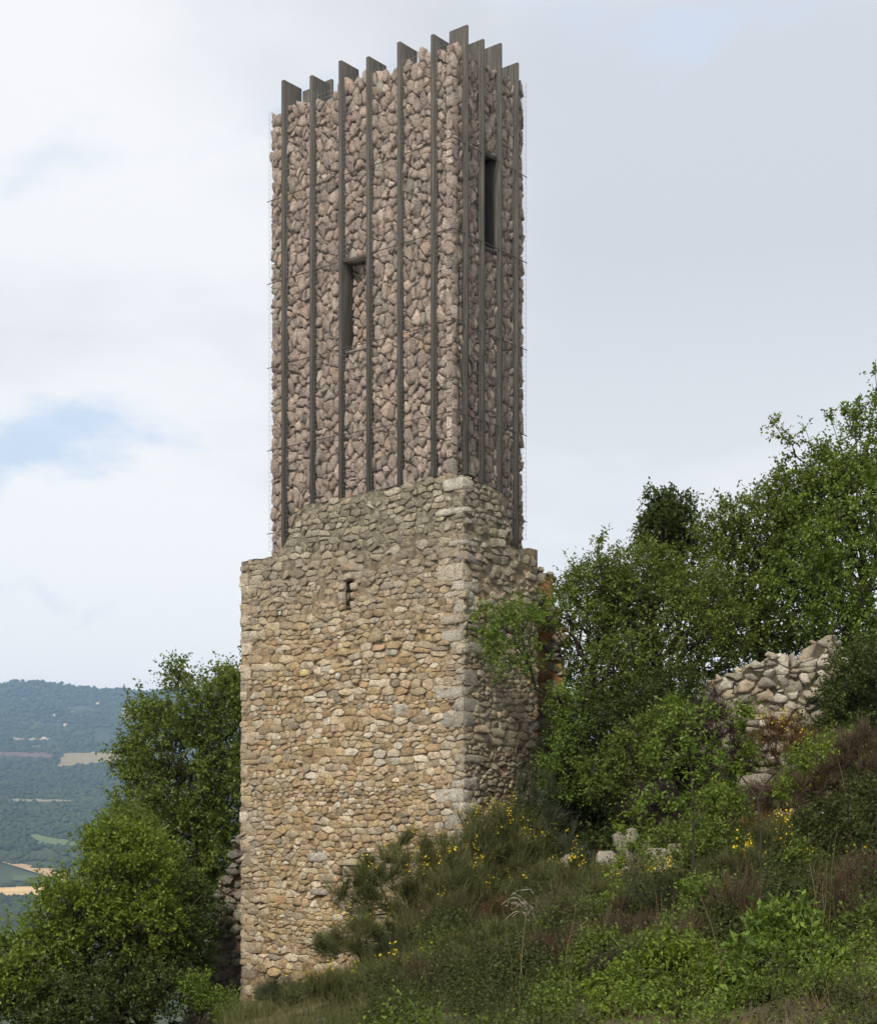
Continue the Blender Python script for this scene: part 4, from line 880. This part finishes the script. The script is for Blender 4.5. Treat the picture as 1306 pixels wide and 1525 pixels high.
a = Acc()
for k in range(150):
    px = U(860, 1260); d = depth_at(px, U(1150, 1310) - (px - 1000) * .15, 20, 33); p = ground_at(px, d); r = U(.05, .17)
    V, F = rock_geo((r * U(.8, 1.4), r, r * U(.5, .9)), int(U(0, 1e7)), 5, 7, .4); a.add(V + p + [0, 0, r * .3], F, np.array((.44, .39, .31)) * U(.6, 1.15))
o = a.build('loose_rubble', M_ROCK, None, False, 'stuff'); o['label'] = 'loose pale stones spilled down the slope below the rubble wall'; o['category'] = 'rubble'
# ---- grass and undergrowth that nobody could count
def scatter(n, d0, d1, p0, p1, dens=None):
    d = U(d0, d1, n); px = U(p0, p1, n); x = (px - CXP) / FPX * d
    if dens is not None: k = RNG.random(n) < dens(x, d); x, d = x[k], d[k]
    return np.stack([x, d, Zg(x, d)], 1)
def intower(x, y): 
    u = (x - TX) * ca + (y - TY) * sa; v = -(x - TX) * sa + (y - TY) * ca
    return (u > BX - .03) & (u < BX + LX) & (v > BY - .03) & (v < BY + LY)
def grass(name, label, n, d0, d1, p0, p1, h, w, mat, thr, seed):
    P = scatter(n, d0, d1, p0, p1, lambda x, y: np.clip((fbm(x * .6 + seed, y * .6, 3) - thr) * 6, 0, 1) * ~intower(x, y)); D = RNG.normal(0, .38, (len(P), 3)); D[:, 2] = 1
    V, F, C, _ = ribbon_geo(P - [0, 0, .02], D, h * U(.45, 1.2, len(P)), w * U(.7, 1.3, len(P)), .35, 2, -.2); a = Acc(); a.add(V, F, C); o = a.build(name, mat, None, False, 'stuff'); o['label'] = label; o['category'] = 'grass' if 'grass' in name else 'undergrowth'
grass('grass', 'green grass growing all over the slope', 32000, 12, 32, 330, 850, .46, .008, L_GRASS, -.06, 0)
grass('dry_grass', 'dry straw coloured grass between the shrubs', 16000, 12, 34, 330, 1330, .34, .006, L_STRAW, .02, 31)
def cover(name, label, n, d0, d1, p0, p1, hmax, leaf, mat, thr, seed):
    P = scatter(n, d0, d1, p0, p1, lambda x, y: np.clip((fbm(x * .5 + seed, y * .5, 3) - thr) * 7, 0, 1) * ~intower(x, y)); hh = hmax * np.clip(.35 + 2.2 * fbm(P[:, 0] * .9 + seed, P[:, 1] * .9, 3), .1, 1.2); P[:, 2] += hh * RNG.random(len(P)) ** .6
    T = RNG.normal(0, 1, (len(P), 3)); V, F, C = leaf_geo(P, T, leaf * U(.6, 1.3, len(P)), .3); a = Acc(); a.add(V, F, C); o = a.build(name, mat, None, False, 'stuff'); o['label'] = label; o['category'] = 'undergrowth'
cover('undergrowth', 'low dark green leafy ground cover on the slope', 120000, 11, 36, 690, 1340, .5, .045, L_OLIVE, -.06, 11)
cover('bramble_undergrowth', 'yellow green low leaves among the shrubs', 40000, 11, 34, 700, 1340, .45, .042, L_LITE, .03, 57)
grass('dry_undergrowth', 'dry brown twigs and stalks standing among the bushes', 16000, 10, 36, 520, 1340, .5, .007, L_BROWN, .03, 83)

# ---- the scrub between the shrubs one can tell apart: many clumps of shoots, or of leaves
CLEAR = [(865, 1035, 22, 30), (1038, 1110, 22, 29.5), (1100, 1200, 26, 32.5), (735, 800, 18, 25.5), (822, 865, 24, 30), (690, 745, 19, 24.5), (560, 610, 21, 26)]
def clear(x, y):
    px = x / y * FPX + CXP; k = np.ones(np.shape(x), bool)
    for a, b, c, d in CLEAR: k &= ~((px > a - 8) & (px < b + 8) & (y > c) & (y < d))
    return k
def scrub(name, label, n, mat, h0, h1, shoots, kindp, seed, thr, leaf=0, blade=.010, fl=0, d0=12, d1=33, p0=560, p1=1335):
    C = scatter(n, d0, d1, p0, p1, lambda x, y: (fbm(x * .45 + seed, y * .45, 2) > thr) & ~intower(x, y - .5) & ~intower(x, y) & (x > -.9 - .02 * y) & clear(x, y)); P0, D0, LL = [], [], []
    for c in C:
        h = h0 + (h1 - h0) * RNG.random() ** 1.8; wd = h * U(.9, 1.5); m = int(shoots * U(.7, 1.2)); a = U(0, 2 * math.pi, m); rr = np.sqrt(U(0, 1, m))
        tip = np.stack([np.cos(a) * rr * wd * .5, np.sin(a) * rr * wd * .5, h * (1 - .5 * rr * rr) * U(.6, 1., m)], 1); f = U(.15, 1, m)[:, None] ** .6
        P0.append(c + tip * f * [1, 1, 1]); D0.append(tip / np.linalg.norm(tip, axis=1)[:, None] * .9 + RNG.normal(0, .38, (m, 3)) + [0, 0, .25]); LL.append(np.full(m, h))
    P0 = np.concatenate(P0); D0 = np.concatenate(D0); LL = np.concatenate(LL); a = Acc()
    if leaf:
        dd = P0[:, 1] / 22.; V, F, Cc = leaf_geo(P0 + RNG.normal(0, .04, P0.shape), RNG.normal(0, 1, P0.shape) + [0, 0, -.2], leaf * U(.6, 1.3, len(P0)) * np.clip(dd, .6, 1.2), .3); a.add(V, F, Cc)
    else:
        V, F, Cc, tips = ribbon_geo(P0, D0, LL * U(.2, .42, len(P0)), blade * U(.7, 1.3, len(P0)), .3, 1); a.add(V, F, Cc)
    o = a.build(name, mat, None, False, 'stuff'); o['label'] = label; o['category'] = 'scrub'
    if fl:
        k = RNG.integers(0, len(P0), fl); c = np.repeat(P0[k] + D0[k] * .15, 7, 0) + RNG.normal(0, 1, (fl * 7, 3)) * [.03, .03, .06]; V, F, Cc = leaf_geo(c, RNG.normal(0, 1, c.shape), .034, .45); a = Acc(); a.add(V, F, Cc); o = a.build('yellow_flowers', L_YEL, None, False, 'stuff'); o['label'] = 'scattered yellow flowers in the scrub'; o['category'] = 'flowers'
scrub('broom_scrub', 'olive green broom scrub covering the slope', 90, L_BROOM, .35, .95, 700, 0, 5, -.06, fl=120, blade=.006, d0=20)
scrub('leafy_scrub', 'leafy green scrub covering the slope', 430, L_OLIVE, .2, 1.15, 540, 0, 23, -.14, leaf=.050, d0=9.5, p1=1620)
scrub('bright_scrub', 'fresh yellow green brambles in the scrub', 100, L_LITE, .2, .8, 420, 0, 41, -.02, leaf=.046, d0=16)
scrub('green_scrub', 'bright green leafy plants in the scrub', 120, L_BRIGHT, .25, .8, 420, 0, 97, -.02, leaf=.062)
scrub('dry_scrub', 'dry brown twiggy scrub on the slope', 105, L_BROWN, .3, .8, 460, 0, 61, -.04, blade=.006, d0=17, p1=1600)
scrub('dark_scrub', 'dark shaded scrub under the trees', 80, L_DARK, .4, 1.1, 520, 0, 77, -.3, leaf=.06, d0=28, d1=36, p0=760)

# thin tall stalks and sprigs standing out of the scrub
C = scatter(420, 14, 27, 640, 1400, lambda x, y: .8 * (fbm(x * .8 + 9, y * .8, 2) > .06) * clear(x, y) * ~intower(x, y)); a = Acc(); b = Acc()
for k, c in enumerate(C):
    h = U(.5, 1.35); t_ = np.linspace(0, 1, 6)[:, None]; lean = RNG.normal(0, .16, 3) * h; lean[2] = 0; path = c + [0, 0, 1] * t_ * h + lean * t_ ** 2 + RNG.normal(0, .008, (6, 3)); V, F = tube_geo(path, np.linspace(.0055, .002, 6), 3)
    (a if k % 3 else b).add(V, F, np.full(3, U(0, 1)))
    if k % 3:
        m = int(U(8, 30)); f = U(.35, 1, m) * 5; i = np.minimum(f.astype(int), 4); g = (f - i)[:, None]; p = path[i] * (1 - g) + path[i + 1] * g; V, F, Cc = leaf_geo(p, RNG.normal(0, 1, (m, 3)) + [0, 0, .2], .06 * U(.6, 1.2, m), .24); a.add(V, F, Cc)
o = a.build('tall_sprigs', L_OLIVE, None, False, 'stuff'); o['label'] = 'thin upright leafy sprigs standing out of the scrub'; o['category'] = 'undergrowth'
o = b.build('dry_stalks', L_STRAW, None, False, 'stuff'); o['label'] = 'thin bare dry stalks standing out of the scrub'; o['category'] = 'undergrowth'

# ------------------------------------------------------------------ far valley
FIELDS = [('wheat_field', 'long golden wheat field lowest in the valley', [(-40, 1323), (96, 1320), (100, 1335), (-40, 1336)], (.80, .56, .27)),
    ('wheat_field', 'tan stubble field behind the golden wheat field', [(-40, 1272), (40, 1290), (110, 1300), (100, 1317), (-40, 1318)], (.62, .42, .22)),
    ('meadow', 'green meadow strip under the dark wood', [(42, 1241), (120, 1256), (125, 1264), (56, 1258)], (.17, .21, .075)),
    ('stubble_field', 'pale tan field in the middle of the far valley', [(96, 1121), (190, 1120), (180, 1134), (86, 1143)], (.36, .28, .15)),
    ('ploughed_field', 'reddish ploughed field left of the pale tan field', [(-10, 1119), (84, 1123), (78, 1130), (-10, 1127)], (.20, .12, .09)),
    ('stubble_field', 'thin pale strip of field far up the valley', [(18, 1099), (74, 1100), (72, 1103), (18, 1103)], (.45, .37, .24)),
    ('stubble_field', 'thin winding pale strip in front of the woods', [(14, 1190), (110, 1191), (112, 1195), (20, 1195)], (.34, .30, .17)),
    ('meadow', 'bare pale patch high on the far hillside', [(182, 1053), (205, 1050), (200, 1074), (178, 1070)], (.26, .24, .16)),
    ('meadow', 'small green field under the tan stubble field', [(20, 1306), (48, 1307), (46, 1314), (20, 1314)], (.10, .15, .06))]
fmask = []
for nm, lab, q, c in FIELDS:
    q = np.array(q, float); nu, nv = 22, 7; P = []; pix = []
    for v in np.linspace(0, 1, nv):
        for u in np.linspace(0, 1, nu):
            p = (q[0] * (1 - u) + q[1] * u) * (1 - v) + (q[3] * (1 - u) + q[2] * u) * v; p = p + [3.0 * fbm(u * 6, v * 3 + c[0] * 50, 2), 2.2 * fbm(u * 6 + 40, v * 3 + c[0] * 90, 2)]
            x, y = hit(p[0], p[1]); P.append((x, y, float(Zg(x, y)) + 2.5))
    P = np.array(P); i = np.arange((nv - 1) * nu).reshape(nv - 1, nu)[:, :-1]; org = P.mean(0)
    o = mesh(nm, P - org, [np.stack([i, i + 1, i + nu + 1, i + nu], -1).reshape(-1, 4)], plain_mat(nm + ' soil', tuple(np.array(c) * .50), tuple(np.array(c) * .78), .02), None, None, True); o.location = org
    o['kind'] = 'structure'; o['label'] = lab; fmask.append(q)
def in_quad(px, py, q):
    s_ = np.ones(px.shape, bool)
    for a, b in zip(q, np.roll(q, -1, 0)): s_ &= ((b[0] - a[0]) * (py - a[1]) - (b[1] - a[1]) * (px - a[0])) > 0
    return s_
# woods: clumped crowns, thinner with distance
n = 32000; rr_ = np.exp(U(math.log(1500), math.log(9000), n)); aa_ = np.radians(U(-18.5, -6, n)); X, Y = np.sin(aa_) * rr_, np.cos(aa_) * rr_; Zw = Zg(X, Y); ppx = X / Y * FPX + CXP; ppy = HYP - Zw / Y * FPX
ok = np.ones(n, bool)
for q in fmask: ok &= ~in_quad(ppx, ppy - 1.5, q)
ok &= ~((ppy < 1120) & (fbm(ppx / 40, ppy / 12, 3) > .16)); ok &= ~((ppy > 1265) & (ppy < 1345) & (ppx < 120) & (fbm(ppx / 25, ppy / 8, 2) > .05))
X, Y, Zw, rr_ = X[ok], Y[ok], Zw[ok], rr_[ok]; n = len(X)
_p = [(0, 0, 1.)] + [(math.cos(k * 1.2566), math.sin(k * 1.2566), .05) for k in range(5)] + [(0, 0, -.9)]; ICO = np.array(_p)
ICF = np.array([(0, 1 + k, 1 + (k + 1) % 5) for k in range(5)] + [(6, 1 + (k + 1) % 5, 1 + k) for k in range(5)])
rw = (3.2 + rr_ * .0009) * U(.6, 1.35, n); V = ICO[None] * (1 + RNG.normal(0, .2, (n, 7, 1))) * rw[:, None, None] * np.array([1.15, 1.15, .85]) + np.stack([X, Y, Zw + rw * .45], 1)[:, None]
sh = np.clip(.45 + .9 * fbm(X / 120, Y / 120, 3) + RNG.normal(0, .18, n), 0, 1); a = Acc(); a.add(V.reshape(-1, 3), [(ICF[None] + 7 * np.arange(n)[:, None, None]).reshape(-1, 3)], np.repeat(np.stack([sh] * 3, 1), 7, 0))
o = a.build('far_wood', leaf_mat('far woodland', (.016, .026, .010), (.055, .075, .026), .0, .9), None, False, 'stuff'); o['label'] = 'dark green woods covering the far valley and hills'; o['category'] = 'wood'
# far farmhouses
M_WALLH = plain_mat('pale render', (.55, .50, .42), (.66, .61, .52), .5); M_ROOFH = plain_mat('clay tile roof', (.30, .17, .11), (.40, .25, .17), .5)
for lab, px, py in (('far pale farmhouse, leftmost of the hamlet', 98, 1081), ('far pale farmhouse, second from the left in the hamlet', 112, 1083), ('far pale farmhouse near the top of the hamlet', 82, 1067), ('far pale farmhouse, highest in the hamlet', 108, 1063), ('far house alone on the upper slope', 146, 1049), ('far house at the end of the pale strip', 66, 1101), ('far house beside the pale tan field', 168, 1122)):
    x, y = hit(px, py); s_ = 7.; t = thing('farmhouse', lab, 'house', (x, y, float(Zg(x, y))), U(-.5, .5), 'far farmhouses in the valley')
    V, F = box_geo(-s_, s_, -s_ * .55, s_ * .55, -4, 8); mesh('wall', V, F, M_WALLH, t)
    V = np.array([(-s_ - 1, -s_ * .65, 8.05), (s_ + 1, -s_ * .65, 8.05), (s_ + 1, s_ * .65, 8.05), (-s_ - 1, s_ * .65, 8.05), (-s_ - 1, 0, 11), (s_ + 1, 0, 11)]); mesh('roof', V, [np.array([(0, 1, 5, 4), (2, 3, 4, 5)]), np.array([(1, 2, 5), (3, 0, 4)])], M_ROOFH, t)

# ------------------------------------------------------------------ air
V, F = box_geo(-9600, 9600, -300, 10300, -140, 1000)
hm = bpy.data.materials.new('haze air'); hm.use_nodes = True; hn = hm.node_tree.nodes; hn.remove(hn['Principled BSDF'])
pv = hn.new('ShaderNodeVolumePrincipled'); pv.inputs['Color'].default_value = (.44, .68, 1.0, 1); pv.inputs['Density'].default_value = 7e-5; pv.inputs['Anisotropy'].default_value = .0
hm.node_tree.links.new(pv.outputs[0], hn['Material Output'].inputs['Volume'])
hz = mesh('haze', V, F, hm); hz['kind'] = 'stuff'; hz['label'] = 'thin blue haze over the valley'; hz['category'] = 'haze'
